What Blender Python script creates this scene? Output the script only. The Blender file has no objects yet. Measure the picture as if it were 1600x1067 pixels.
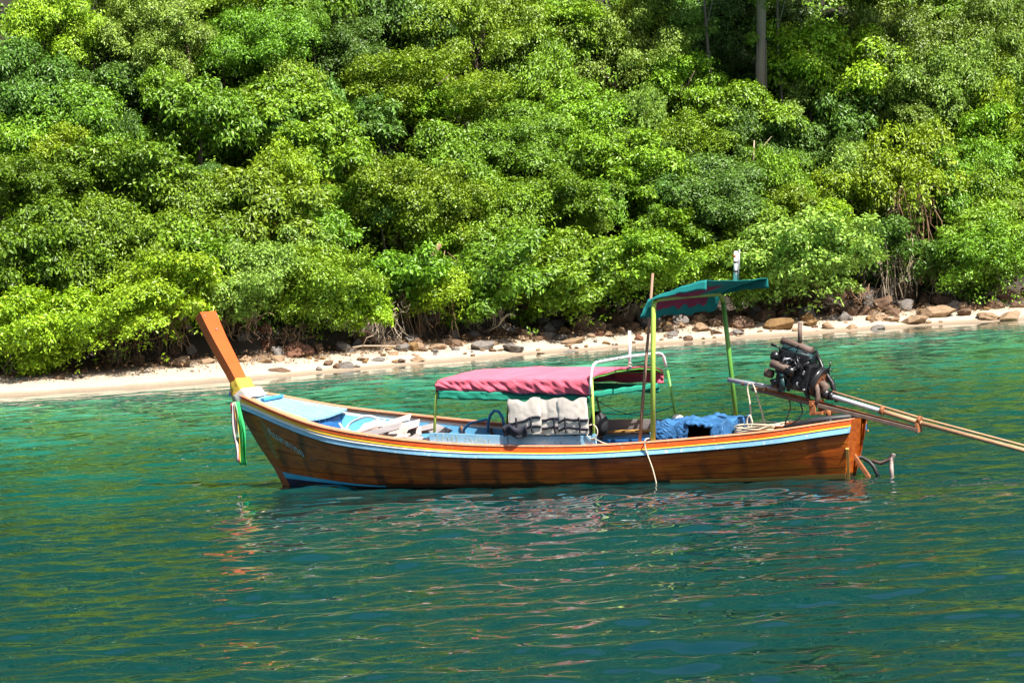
import bpy, bmesh, math, random
import numpy as np
from mathutils import Vector, Matrix, noise

# ------------------------------------------------------------------ camera, sky, sun, exposure
scene = bpy.context.scene
C = scene.collection
R = math.radians

FOCAL_PX, CAM_H, HORIZON, ROLL = 5700.0, 4.0, 355.0, R(3.3)
pitch = math.atan((533.5 - HORIZON) * math.cos(ROLL) / FOCAL_PX)
cam_d = bpy.data.cameras.new("camera")
cam = bpy.data.objects.new("camera", cam_d)
C.objects.link(cam)
cam_d.sensor_width = 36.0
cam_d.lens = 36.0 * FOCAL_PX / 1600.0
cam_d.clip_start = 0.5
cam_d.clip_end = 6000.0
cF = Vector((0, math.cos(pitch), -math.sin(pitch)))
cU0 = Vector((0, math.sin(pitch), math.cos(pitch)))
cR0 = Vector((1, 0, 0))
cR = cR0 * math.cos(ROLL) - cU0 * math.sin(ROLL)
cU = cR0 * math.sin(ROLL) + cU0 * math.cos(ROLL)
m3 = Matrix((cR, cU, -cF)).transposed()
cam.matrix_world = Matrix.Translation((0, 0, CAM_H)) @ m3.to_4x4()
scene.camera = cam

SUN_DIR = Vector((0.36, -0.46, 0.81)).normalized()
elev = math.asin(SUN_DIR.z)
azim = math.atan2(SUN_DIR.x, SUN_DIR.y)
world = bpy.data.worlds.new("World")
scene.world = world
world.use_nodes = True
wn = world.node_tree
sky = wn.nodes.new("ShaderNodeTexSky")
sky.sky_type = 'NISHITA'
sky.sun_disc = False
sky.sun_elevation = elev
sky.sun_rotation = azim
sky.air_density = 1.0
sky.dust_density = 3.0
sky.ozone_density = 1.0
bg = wn.nodes["Background"]
bg.inputs["Strength"].default_value = 0.062
wn.links.new(sky.outputs[0], bg.inputs["Color"])

sun_d = bpy.data.lights.new("sun", 'SUN')
sun_d.energy = 5.0
sun_d.angle = R(0.5)
sun_d.color = (1.0, 0.955, 0.87)
sun = bpy.data.objects.new("sun", sun_d)
sun.rotation_euler = (-SUN_DIR).to_track_quat('-Z', 'Y').to_euler()
sun.location = (30, -30, 60)
C.objects.link(sun)

scene.view_settings.view_transform = 'Standard'
scene.view_settings.look = 'None'
scene.view_settings.exposure = 1.22
scene.view_settings.gamma = 1.0
scene.render.engine = 'CYCLES'
scene.cycles.max_bounces = 5
scene.cycles.diffuse_bounces = 1
scene.cycles.glossy_bounces = 3
scene.cycles.transmission_bounces = 2
scene.cycles.transparent_max_bounces = 8
scene.cycles.caustics_reflective = False
scene.cycles.caustics_refractive = False
scene.cycles.use_denoising = True

# ------------------------------------------------------------------ helpers
rng = np.random.default_rng(7)
random.seed(7)


def tag(o, label=None, cat=None, group=None, kind=None):
    if label: o['label'] = label
    if cat: o['category'] = cat
    if group: o['group'] = group
    if kind: o['kind'] = kind
    return o


def link(name, me, mat=None, parent=None):
    o = bpy.data.objects.new(name, me)
    C.objects.link(o)
    if mat is not None and me is not None:
        if len(me.materials) == 0:
            me.materials.append(mat)
    if parent is not None:
        o.parent = parent
    return o


def empty(name, loc=(0, 0, 0), rz=0.0):
    o = bpy.data.objects.new(name, None)
    o.empty_display_size = 0.2
    o.location = loc
    o.rotation_euler = (0, 0, rz)
    C.objects.link(o)
    return o


def arr_mesh(name, V, F, smooth=False, attrs=None):
    """mesh from numpy arrays; F is (n,3) or (n,4)"""
    V = np.asarray(V, np.float32)
    F = np.asarray(F, np.int32)
    k = F.shape[1]
    me = bpy.data.meshes.new(name)
    me.vertices.add(len(V))
    me.vertices.foreach_set("co", V.ravel())
    me.loops.add(F.size)
    me.loops.foreach_set("vertex_index", F.ravel())
    me.polygons.add(len(F))
    me.polygons.foreach_set("loop_start", np.arange(0, F.size, k, dtype=np.int32))
    me.polygons.foreach_set("loop_total", np.full(len(F), k, np.int32))
    if smooth:
        me.polygons.foreach_set("use_smooth", np.ones(len(F), bool))
    if attrs:
        for an, av in attrs.items():
            a = me.attributes.new(an, 'FLOAT', 'POINT')
            a.data.foreach_set("value", np.asarray(av, np.float32))
    me.update()
    me.validate()
    return me


class MB:
    """collects shapes into one mesh"""
    def __init__(self):
        self.v, self.f, self.s = [], [], []

    def add(self, verts, faces, smooth=False):
        b = len(self.v)
        self.v += [tuple(p) for p in verts]
        self.f += [tuple(b + i for i in f) for f in faces]
        self.s += [smooth] * len(faces)
        return self

    def box(self, c, size, rot=None, taper=1.0):
        sx, sy, sz = size[0] / 2, size[1] / 2, size[2] / 2
        pts = []
        for dz in (-1, 1):
            t = taper if dz > 0 else 1.0
            for dx, dy in ((-1, -1), (1, -1), (1, 1), (-1, 1)):
                p = Vector((dx * sx * t, dy * sy * t, dz * sz))
                if rot is not None: p = rot @ p
                pts.append(p + Vector(c))
        return self.add(pts, [(0, 3, 2, 1), (4, 5, 6, 7), (0, 1, 5, 4), (1, 2, 6, 5), (2, 3, 7, 6), (3, 0, 4, 7)])

    def beam(self, a, b, w, h, up=Vector((0, 0, 1))):
        a, b = Vector(a), Vector(b)
        d = (b - a); L = d.length; d.normalize()
        x = d.cross(up).normalized(); z = x.cross(d).normalized()
        rot = Matrix((x, d, z)).transposed()
        return self.box((a + b) / 2, (w, L, h), rot)

    def tube(self, pts, r, n=10, caps=True):
        pts = [Vector(p) for p in pts]
        rs = r if isinstance(r, (list, tuple)) else [r] * len(pts)
        rings = []
        prev = None
        for i, p in enumerate(pts):
            if i == 0: t = pts[1] - pts[0]
            elif i == len(pts) - 1: t = pts[-1] - pts[-2]
            else: t = (pts[i + 1] - pts[i]).normalized() + (pts[i] - pts[i - 1]).normalized()
            if t.length < 1e-9: t = Vector((0, 0, 1))
            t.normalize()
            if prev is None:
                ref = Vector((0, 0, 1)) if abs(t.z) < 0.9 else Vector((1, 0, 0))
                x = t.cross(ref).normalized()
            else:
                x = (prev - t * prev.dot(t))
                if x.length < 1e-6: x = t.orthogonal()
                x.normalize()
            y = t.cross(x)
            prev = x
            rings.append([p + (x * math.cos(2 * math.pi * k / n) + y * math.sin(2 * math.pi * k / n)) * rs[i] for k in range(n)])
        V = [q for ring in rings for q in ring]
        F = []
        for i in range(len(rings) - 1):
            for k in range(n):
                a, b2 = i * n + k, i * n + (k + 1) % n
                F.append((a, b2, b2 + n, a + n))
        self.add(V, F, True)
        if caps:
            b = len(self.v) - len(V)
            self.f.append(tuple(b + k for k in reversed(range(n)))); self.s.append(False)
            self.f.append(tuple(b + (len(rings) - 1) * n + k for k in range(n))); self.s.append(False)
        return self

    def cyl(self, a, b, r, n=16):
        return self.tube([a, b], r, n)

    def sphere(self, c, r, n=10):
        V, F = [], []
        for i in range(n + 1):
            th = math.pi * i / n
            for k in range(n * 2):
                ph = math.pi * k / n
                V.append((c[0] + r * math.sin(th) * math.cos(ph), c[1] + r * math.sin(th) * math.sin(ph), c[2] + r * math.cos(th)))
        for i in range(n):
            for k in range(2 * n):
                a, b = i * 2 * n + k, i * 2 * n + (k + 1) % (2 * n)
                F.append((a, a + 2 * n, b + 2 * n, b))
        return self.add(V, F, True)

    def grid(self, fn, nu, nv, smooth=True, thick=0.0):
        V = [Vector(fn(i / (nu - 1), j / (nv - 1))) for i in range(nu) for j in range(nv)]
        F = [(i * nv + j, (i + 1) * nv + j, (i + 1) * nv + j + 1, i * nv + j + 1) for i in range(nu - 1) for j in range(nv - 1)]
        return self.add(V, F, smooth)

    def mesh(self, name):
        me = bpy.data.meshes.new(name)
        me.from_pydata(self.v, [], self.f)
        me.polygons.foreach_set("use_smooth", self.s)
        me.validate(); me.update()
        bm = bmesh.new(); bm.from_mesh(me)
        bmesh.ops.remove_doubles(bm, verts=bm.verts, dist=1e-6)
        bmesh.ops.recalc_face_normals(bm, faces=bm.faces)
        bm.to_mesh(me); bm.free()
        return me

    def build(self, name, mat, parent=None, bevel=0.0, solid=0.0):
        o = link(name, self.mesh(name), mat, parent)
        if solid:
            md = o.modifiers.new("solid", 'SOLIDIFY'); md.thickness = solid; md.offset = 0
        if bevel:
            md = o.modifiers.new("bevel", 'BEVEL'); md.width = bevel; md.segments = 2; md.limit_method = 'ANGLE'
        return o


# ------------------------------------------------------------------ materials
def new_mat(name):
    m = bpy.data.materials.new(name); m.use_nodes = True
    nt = m.node_tree
    return m, nt, nt.nodes["Principled BSDF"]


def nd(nt, t, **kw):
    n = nt.nodes.new(t)
    for k, v in kw.items():
        if k in n.inputs: n.inputs[k].default_value = v
        else: setattr(n, k, v)
    return n


def ramp(nt, stops, interp='LINEAR'):
    n = nt.nodes.new("ShaderNodeValToRGB")
    cr = n.color_ramp; cr.interpolation = interp
    while len(cr.elements) < len(stops): cr.elements.new(0.5)
    for e, (p, c) in zip(cr.elements, stops):
        e.position = p; e.color = (*c, 1) if len(c) == 3 else c
    return n


def paint(name, col, rough=0.5, var=0.18, scale=3.0, stretch=(1, 1, 1), worn=None, worn_amt=0.0, bump=0.15, bscale=25.0, spec=0.4, metal=0.0, sheen=0.0):
    """painted / worn surface with noise variation, optional chipped colour"""
    m, nt, b = new_mat(name)
    tc = nd(nt, "ShaderNodeTexCoord")
    mp = nd(nt, "ShaderNodeMapping"); mp.inputs["Scale"].default_value = stretch
    nt.links.new(tc.outputs["Object"], mp.inputs[0])
    n1 = nd(nt, "ShaderNodeTexNoise", Scale=scale, Detail=6.0, Roughness=0.6)
    nt.links.new(mp.outputs[0], n1.inputs["Vector"])
    c = Vector(col)
    rp = ramp(nt, [(0.25, tuple(c * (1 - var))), (0.55, tuple(c)), (0.8, tuple(min(1, x * (1 + var)) for x in c))])
    nt.links.new(n1.outputs["Fac"], rp.inputs[0])
    out = rp.outputs[0]
    if worn is not None:
        n2 = nd(nt, "ShaderNodeTexNoise", Scale=scale * 4.5, Detail=8.0, Roughness=0.7)
        nt.links.new(mp.outputs[0], n2.inputs["Vector"])
        r2 = ramp(nt, [(0.62 - worn_amt, (0, 0, 0)), (0.68 - worn_amt, (1, 1, 1))])
        nt.links.new(n2.outputs["Fac"], r2.inputs[0])
        mx = nd(nt, "ShaderNodeMix", data_type='RGBA')
        nt.links.new(r2.outputs[0], mx.inputs[0])
        nt.links.new(out, mx.inputs[6]); mx.inputs[7].default_value = (*worn, 1)
        out = mx.outputs[2]
    nt.links.new(out, b.inputs["Base Color"])
    b.inputs["Roughness"].default_value = rough
    b.inputs["Metallic"].default_value = metal
    b.inputs["Specular IOR Level"].default_value = spec
    if bump:
        n3 = nd(nt, "ShaderNodeTexNoise", Scale=bscale, Detail=4.0)
        nt.links.new(mp.outputs[0], n3.inputs["Vector"])
        bp = nd(nt, "ShaderNodeBump", Strength=bump, Distance=0.01)
        nt.links.new(n3.outputs["Fac"], bp.inputs["Height"])
        nt.links.new(bp.outputs[0], b.inputs["Normal"])
    return m


def leaf_mat(name, lo, hi, tip=None, tip_amt=0.0, trans=0.15):
    m, nt, b = new_mat(name)
    at = nd(nt, "ShaderNodeAttribute", attribute_name="leafv")
    lo = tuple(x * 0.55 for x in lo); hi = tuple(x * 1.1 for x in hi)
    stops = [(0.0, lo), (0.75, hi), (1.0, tuple(min(1, x * 1.3) for x in hi))]
    if tip is not None:
        stops = [(0.0, lo), (0.8, hi), (1 - tip_amt, hi), (1.0, tip)]
    rp = ramp(nt, stops)
    nt.links.new(at.outputs["Fac"], rp.inputs[0])
    oi = nd(nt, "ShaderNodeObjectInfo")
    hs = nd(nt, "ShaderNodeHueSaturation")
    ma = nd(nt, "ShaderNodeMapRange"); ma.inputs[3].default_value = 0.488; ma.inputs[4].default_value = 0.506
    mv = nd(nt, "ShaderNodeMapRange"); mv.inputs[3].default_value = 0.8; mv.inputs[4].default_value = 1.2
    nt.links.new(oi.outputs["Random"], ma.inputs[0]); nt.links.new(oi.outputs["Random"], mv.inputs[0])
    nt.links.new(ma.outputs[0], hs.inputs["Hue"]); nt.links.new(mv.outputs[0], hs.inputs["Value"])
    nt.links.new(rp.outputs[0], hs.inputs["Color"])
    nt.links.new(hs.outputs[0], b.inputs["Base Color"])
    b.inputs["Roughness"].default_value = 0.38
    b.inputs["Specular IOR Level"].default_value = 0.32
    tr = nd(nt, "ShaderNodeBsdfTranslucent")
    hs2 = nd(nt, "ShaderNodeHueSaturation"); hs2.inputs["Hue"].default_value = 0.48; hs2.inputs["Saturation"].default_value = 1.1; hs2.inputs["Value"].default_value = 1.5
    nt.links.new(hs.outputs[0], hs2.inputs["Color"]); nt.links.new(hs2.outputs[0], tr.inputs["Color"])
    ms = nd(nt, "ShaderNodeMixShader"); ms.inputs[0].default_value = trans
    nt.links.new(b.outputs[0], ms.inputs[1]); nt.links.new(tr.outputs[0], ms.inputs[2])
    nt.links.new(ms.outputs[0], nt.nodes["Material Output"].inputs["Surface"])
    return m


M = {}
M['lime'] = leaf_mat("leaf_lime", (0.115, 0.23, 0.010), (0.28, 0.43, 0.022))
M['fresh'] = leaf_mat("leaf_fresh", (0.075, 0.180, 0.010), (0.205, 0.365, 0.024))
M['mid'] = leaf_mat("leaf_mid", (0.052, 0.140, 0.010), (0.158, 0.30, 0.022))
M['blue'] = leaf_mat("leaf_bluegreen", (0.040, 0.110, 0.016), (0.115, 0.235, 0.034))
M['olive'] = leaf_mat("leaf_olive", (0.082, 0.165, 0.010), (0.21, 0.325, 0.024), tip=(0.36, 0.17, 0.025), tip_amt=0.05)
M['pale'] = leaf_mat("leaf_pale", (0.105, 0.20, 0.026), (0.25, 0.39, 0.06))
M['vine'] = leaf_mat("leaf_vine", (0.075, 0.155, 0.018), (0.195, 0.315, 0.04), tip=(0.30, 0.23, 0.09), tip_amt=0.05)
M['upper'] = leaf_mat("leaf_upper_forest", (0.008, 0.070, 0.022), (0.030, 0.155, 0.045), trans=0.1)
M['bark'] = paint("bark", (0.16, 0.12, 0.09), 0.9, 0.35, 3.0, (1, 1, 0.3), bump=0.6, bscale=18)
M['bark_grey'] = paint("bark_grey", (0.22, 0.17, 0.145), 0.9, 0.3, 2.0, (1, 1, 0.25), bump=0.6, bscale=14)
M['root_brown'] = paint("root_brown", (0.22, 0.13, 0.075), 0.9, 0.35, 6.0, bump=0.3)
M['root_pale'] = paint("root_pale", (0.42, 0.33, 0.24), 0.9, 0.3, 6.0, bump=0.3)
M['rock_tan'] = paint("rock_tan", (0.25, 0.16, 0.092), 0.85, 0.45, 4.0, worn=(0.17, 0.16, 0.145), worn_amt=0.06, bump=0.9, bscale=14)
M['rock_brown'] = paint("rock_brown", (0.12, 0.068, 0.040), 0.85, 0.5, 4.0, worn=(0.20, 0.155, 0.11), worn_amt=0.03, bump=0.9, bscale=14)
M['rock_red'] = paint("rock_red", (0.14, 0.060, 0.034), 0.85, 0.45, 4.0, worn=(0.2, 0.14, 0.1), worn_amt=0.03, bump=0.9, bscale=14)
M['rock_grey'] = paint("rock_grey", (0.16, 0.14, 0.125), 0.85, 0.5, 4.0, worn=(0.07, 0.06, 0.055), worn_amt=0.08, bump=0.9, bscale=14)
M['rock_gold'] = paint("rock_gold", (0.22, 0.125, 0.045), 0.85, 0.5, 5.0, worn=(0.08, 0.05, 0.03), worn_amt=0.1, bump=0.9, bscale=14)

# ------------------------------------------------------------------ shore geometry
SHX = np.array([-400, -60, -30, -14.72, -11.12, -7.55, -3.92, 0, 4.06, 8.26, 12.56, 16.88, 40, 70, 400])
SHY = np.array([60, 98, 102, 104.32, 105.03, 106.73, 110.4, 113.6, 116.1, 117.8, 119.2, 120.1, 124, 130, 150])
_xx = np.linspace(-400, 400, 16001)
_yy = np.interp(_xx, SHX, SHY)
_k = np.ones(41) / 41
_yy[20:-20] = np.convolve(_yy, _k, 'valid')
_yy = _yy + 0.13 * np.sin(_xx * 1.9) + 0.09 * np.sin(_xx * 4.3 + 1)


def shore(x):
    return np.interp(x, _xx, _yy)


def zs(s):
    return np.interp(s, [-400, -30, -3, 0, 4.5, 6, 20, 60, 80, 400], [-12, -3.2, -0.5, 0, 0.6, 1.5, 13.8, 78, 90, 96])


def gully(x, s):
    """a dark cleft in the slope behind the tall bare tree"""
    return 4.5 * np.exp(-((x - 8.9) / 2.0) ** 2) * np.clip((s - 8.5) / 2.5, 0, 1)


def vnoise(x, y, seed=0):
    """cheap smooth noise from sines"""
    r = np.random.default_rng(seed)
    o = 0
    for i in range(14):
        k = 0.25 * 1.35 ** i; a = r.uniform(0, 2 * np.pi); p = r.uniform(0, 6.28)
        o = o + np.sin(k * (x * np.cos(a) + y * np.sin(a)) + p) / (1 + 0.55 * i)
    return o / 3.0


# ------------------------------------------------------------------ water
def make_water():
    tin = np.linspace(-0.19, 0.19, 440)
    tout = np.array([0.22, 0.27, 0.35, 0.5, 0.8, 1.5, 3, 6, 15, 40])
    tx = np.concatenate([-tout[::-1], tin, tout])
    ys = np.concatenate([[-900, -300, -80, -10, 8, 15, 20, 23], np.arange(25, 66, 0.062), np.arange(66, 128, 0.12), [131, 136, 145, 160, 200, 300, 600, 1500, 3000]])
    T, Y = np.meshgrid(tx, ys)
    X = T * np.maximum(Y, 16)
    r = np.random.default_rng(21)
    sd = shore(X) - Y
    Z = np.zeros_like(X)
    # wind ripples: many crossing sinusoids, mostly running along the line of sight
    n = 150
    lam = 0.25 * (3.4 / 0.25) ** r.random(n)
    for i in range(n):
        l = lam[i]
        th = R(98) + r.normal(0, 0.45 if l > 0.9 else 0.72)
        k = 2 * np.pi / l
        slope = float(np.interp(l, [0.25, 0.4, 0.8, 2.0, 3.4], [0.010, 0.018, 0.0165, 0.010, 0.004]))
        Z += slope / k * np.sin(k * (X * np.cos(th) + Y * np.sin(th)) + r.uniform(0, 6.28))
    # gusts: patches of calmer and livelier water
    g = 0.78 + 0.34 * vnoise(X * 0.35, Y * 0.16, 3)
    g = np.clip(g, 0.35, 1.35)
    fade = np.clip((sd - 0.3) / 12, 0.12, 1) * np.clip((0.2 - np.abs(T)) / 0.012, 0, 1) * np.clip((Y - 24.0) / 3, 0, 1) * np.clip((128 - Y) / 3, 0, 1)
    Z = Z * g * fade
    V = np.stack([X, Y, Z], -1).reshape(-1, 3)
    nr, nc = X.shape
    idx = np.arange(nr * nc).reshape(nr, nc)
    F = np.stack([idx[:-1, :-1], idx[:-1, 1:], idx[1:, 1:], idx[1:, :-1]], -1).reshape(-1, 4)
    me = arr_mesh("water", V, F, True, {"shoredist": sd.ravel()})
    m, nt, b = new_mat("sea_water")
    at = nd(nt, "ShaderNodeAttribute", attribute_name="shoredist")
    geo = nd(nt, "ShaderNodeNewGeometry")
    mp = nd(nt, "ShaderNodeMapping"); mp.inputs["Scale"].default_value = (0.10, 0.30, 1)
    nt.links.new(geo.outputs["Position"], mp.inputs[0])
    nz = nd(nt, "ShaderNodeTexNoise", Scale=1.0, Detail=5.0, Roughness=0.55)
    nt.links.new(mp.outputs[0], nz.inputs["Vector"])
    # distance to shore, disturbed by the sea bed pattern
    mm = nd(nt, "ShaderNodeMath", operation='MULTIPLY_ADD'); mm.inputs[1].default_value = 22.0; mm.inputs[2].default_value = -11.0
    nt.links.new(nz.outputs["Fac"], mm.inputs[0])
    far = nd(nt, "ShaderNodeMapRange"); far.inputs[1].default_value = 2.0; far.inputs[2].default_value = 14.0
    nt.links.new(at.outputs["Fac"], far.inputs[0])
    mm2 = nd(nt, "ShaderNodeMath", operation='MULTIPLY')
    nt.links.new(mm.outputs[0], mm2.inputs[0]); nt.links.new(far.outputs[0], mm2.inputs[1])
    ad = nd(nt, "ShaderNodeMath", operation='ADD')
    nt.links.new(at.outputs["Fac"], ad.inputs[0]); nt.links.new(mm2.outputs[0], ad.inputs[1])
    dv = nd(nt, "ShaderNodeMath", operation='DIVIDE'); dv.inputs[1].default_value = 90.0
    nt.links.new(ad.outputs[0], dv.inputs[0])
    rp = ramp(nt, [(0.0, (0.42, 0.45, 0.32)), (0.012, (0.22, 0.43, 0.32)), (0.05, (0.11, 0.42, 0.29)), (0.2, (0.026, 0.215, 0.140)), (0.42, (0.001, 0.080, 0.058)), (0.62, (0.0, 0.031, 0.031)), (1.0, (0.0, 0.0215, 0.025))])
    nt.links.new(dv.outputs[0], rp.inputs[0])
    # fine ripples too small to mesh
    mp2 = nd(nt, "ShaderNodeMapping"); mp2.inputs["Scale"].default_value = (2.2, 5.0, 1)
    nt.links.new(geo.outputs["Position"], mp2.inputs[0])
    n2 = nd(nt, "ShaderNodeTexNoise", Scale=1.0, Detail=2.0, Roughness=0.5, Distortion=0.6)
    nt.links.new(mp2.outputs[0], n2.inputs["Vector"])
    bp = nd(nt, "ShaderNodeBump", Strength=0.06, Distance=0.02)
    nt.links.new(n2.outputs["Fac"], bp.inputs["Height"])
    df = nd(nt, "ShaderNodeBsdfDiffuse"); nt.links.new(rp.outputs[0], df.inputs["Color"])
    gl = nd(nt, "ShaderNodeBsdfGlossy"); gl.inputs["Roughness"].default_value = 0.01
    fr = nd(nt, "ShaderNodeFresnel"); fr.inputs["IOR"].default_value = 1.4
    nt.links.new(bp.outputs[0], gl.inputs["Normal"]); nt.links.new(bp.outputs[0], fr.inputs["Normal"])
    fm = nd(nt, "ShaderNodeMath", operation='MULTIPLY'); fm.inputs[1].default_value = 1.2; fm.use_clamp = True
    nt.links.new(fr.outputs[0], fm.inputs[0])
    ms = nd(nt, "ShaderNodeMixShader")
    nt.links.new(fm.outputs[0], ms.inputs[0]); nt.links.new(df.outputs[0], ms.inputs[1]); nt.links.new(gl.outputs[0], ms.inputs[2])
    nt.nodes.remove(b)
    nt.links.new(ms.outputs[0], nt.nodes["Material Output"].inputs["Surface"])
    o = link("water", me, m)
    tag(o, "clear teal and green sea water with glassy ripples", None, None, 'structure')


make_water()


# ------------------------------------------------------------------ beach and hillside
def make_ground():
    xs = np.concatenate([[-400, -200, -120, -80, -50, -35, -28], np.arange(-24, 26, 0.22), [30, 38, 50, 80, 120, 200, 400]])
    ss = np.concatenate([[-200, -60, -20, -8, -4, -2], np.arange(-1.2, 6.2, 0.16)])
    Xg, Sg = np.meshgrid(xs, ss)
    Yg = shore(Xg) + Sg
    Zg = zs(Sg) + 0.045 * vnoise(Xg * 2.2, Sg * 2.6, 5) * np.clip((Sg + 0.2) / 1.5, 0, 1)
    nr, nc = Xg.shape
    idx = np.arange(nr * nc).reshape(nr, nc)
    F = np.stack([idx[:-1, :-1], idx[:-1, 1:], idx[1:, 1:], idx[1:, :-1]], -1).reshape(-1, 4)
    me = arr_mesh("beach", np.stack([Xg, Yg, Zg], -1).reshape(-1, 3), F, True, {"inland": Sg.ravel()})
    m, nt, b = new_mat("sand")
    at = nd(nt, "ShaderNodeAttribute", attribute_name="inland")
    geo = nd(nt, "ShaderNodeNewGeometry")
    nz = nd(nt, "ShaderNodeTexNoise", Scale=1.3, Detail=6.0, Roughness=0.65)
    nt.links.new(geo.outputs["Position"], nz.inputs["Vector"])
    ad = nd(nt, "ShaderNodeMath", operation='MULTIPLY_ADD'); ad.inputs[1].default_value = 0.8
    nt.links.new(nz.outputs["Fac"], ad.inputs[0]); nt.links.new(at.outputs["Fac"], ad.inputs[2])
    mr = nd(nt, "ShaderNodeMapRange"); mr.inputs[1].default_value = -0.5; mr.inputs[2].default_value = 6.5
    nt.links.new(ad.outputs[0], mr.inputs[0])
    rp = ramp(nt, [(0.0, (0.26, 0.22, 0.15)), (0.13, (0.24, 0.18, 0.125)), (0.19, (0.30, 0.225, 0.16)), (0.25, (0.44, 0.37, 0.285)), (0.54, (0.41, 0.33, 0.245)), (0.66, (0.14, 0.09, 0.058)), (0.8, (0.045, 0.032, 0.021))])  # inland stops: dark soil, begun early to stand in for shade under foliage
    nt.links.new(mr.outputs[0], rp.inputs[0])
    n2 = nd(nt, "ShaderNodeTexNoise", Scale=9.0, Detail=5.0, Roughness=0.75)
    nt.links.new(geo.outputs["Position"], n2.inputs["Vector"])
    r2 = ramp(nt, [(0.3, (0.72, 0.70, 0.66)), (0.5, (1, 1, 1))])
    nt.links.new(n2.outputs["Fac"], r2.inputs[0])
    mx = nd(nt, "ShaderNodeMix", data_type='RGBA', blend_type='MULTIPLY'); mx.inputs[0].default_value = 1.0
    nt.links.new(rp.outputs[0], mx.inputs[6]); nt.links.new(r2.outputs[0], mx.inputs[7])
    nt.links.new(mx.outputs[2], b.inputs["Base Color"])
    b.inputs["Roughness"].default_value = 0.9
    bp = nd(nt, "ShaderNodeBump", Strength=0.5, Distance=0.03)
    nt.links.new(n2.outputs["Fac"], bp.inputs["Height"]); nt.links.new(bp.outputs[0], b.inputs["Normal"])
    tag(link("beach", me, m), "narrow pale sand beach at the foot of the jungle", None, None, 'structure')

    xs = np.concatenate([[-400, -250, -150, -90, -60, -40], np.arange(-30, 31, 0.5), [40, 60, 90, 150, 250, 400]])
    ss = np.concatenate([np.arange(5.2, 20, 0.45), np.arange(20, 60, 2), [70, 90, 150, 300]])
    Xg, Sg = np.meshgrid(xs, ss)
    Yg = shore(Xg) + Sg
    Zg = zs(Sg - gully(Xg, Sg)) + (0.45 * vnoise(Xg, Sg, 9) * np.clip((Sg - 5.4) / 3, 0, 1))
    nr, nc = Xg.shape
    idx = np.arange(nr * nc).reshape(nr, nc)
    F = np.stack([idx[:-1, :-1], idx[:-1, 1:], idx[1:, 1:], idx[1:, :-1]], -1).reshape(-1, 4)
    me = arr_mesh("hillside", np.stack([Xg, Yg, Zg], -1).reshape(-1, 3), F, True)
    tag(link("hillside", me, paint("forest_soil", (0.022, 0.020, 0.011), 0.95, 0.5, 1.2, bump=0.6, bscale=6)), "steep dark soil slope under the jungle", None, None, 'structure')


make_ground()

# ------------------------------------------------------------------ vegetation
def norm(a):
    return a / np.maximum(np.linalg.norm(a, axis=-1, keepdims=True), 1e-9)


def leaves(P, A, k, L, W, g, droop=0.35, spread=0.05, jit=0.45):
    """k leaves round each spray point P with axis A -> verts, tris, per-vertex value"""
    n = len(P)
    P = np.repeat(P, k, 0); A = np.repeat(A, k, 0)
    hue = np.repeat(g.random(n) * 0.45, k)
    m = n * k
    A = norm(A + g.normal(0, jit * 0.5, (m, 3)))
    ref = np.where(np.abs(A[:, 2:3]) < 0.9, np.array([[0, 0, 1.0]]), np.array([[1.0, 0, 0]]))
    t1 = norm(np.cross(A, ref)); t2 = np.cross(A, t1)
    ph = g.random(m) * 2 * np.pi
    d = t1 * np.cos(ph)[:, None] + t2 * np.sin(ph)[:, None]
    d[:, 2] -= droop * g.random(m) * 1.6
    d = norm(d + A * g.normal(0.05, 0.25, (m, 1)))
    nrm = norm(A - d * np.sum(A * d, 1, keepdims=True) + g.normal(0, jit * 0.45, (m, 3)))
    nrm = norm(nrm - d * np.sum(nrm * d, 1, keepdims=True))
    sd = np.cross(d, nrm)
    ln = (L * g.uniform(0.6, 1.3, m))[:, None]; wd = (W * g.uniform(0.7, 1.25, m))[:, None]
    B = P + g.normal(0, spread, (m, 3)) + d * 0.02
    fold = nrm * wd * g.uniform(0.1, 0.35, (m, 1))
    v0 = B; v1 = B + d * ln * 0.45 + sd * wd * 0.5 + fold
    v2 = B + d * ln - np.array([[0, 0, 1.0]]) * ln * 0.12; v3 = B + d * ln * 0.45 - sd * wd * 0.5 + fold
    V = np.stack([v0, v1, v2, v3], 1).reshape(-1, 3)
    i = np.arange(m) * 4
    F = np.stack([np.stack([i, i + 1, i + 2], -1), np.stack([i, i + 2, i + 3], -1)], 1).reshape(-1, 3)
    val = np.clip(hue + g.random(m) * 0.55, 0, 1)
    return V, F, np.repeat(val, 4)


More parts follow.
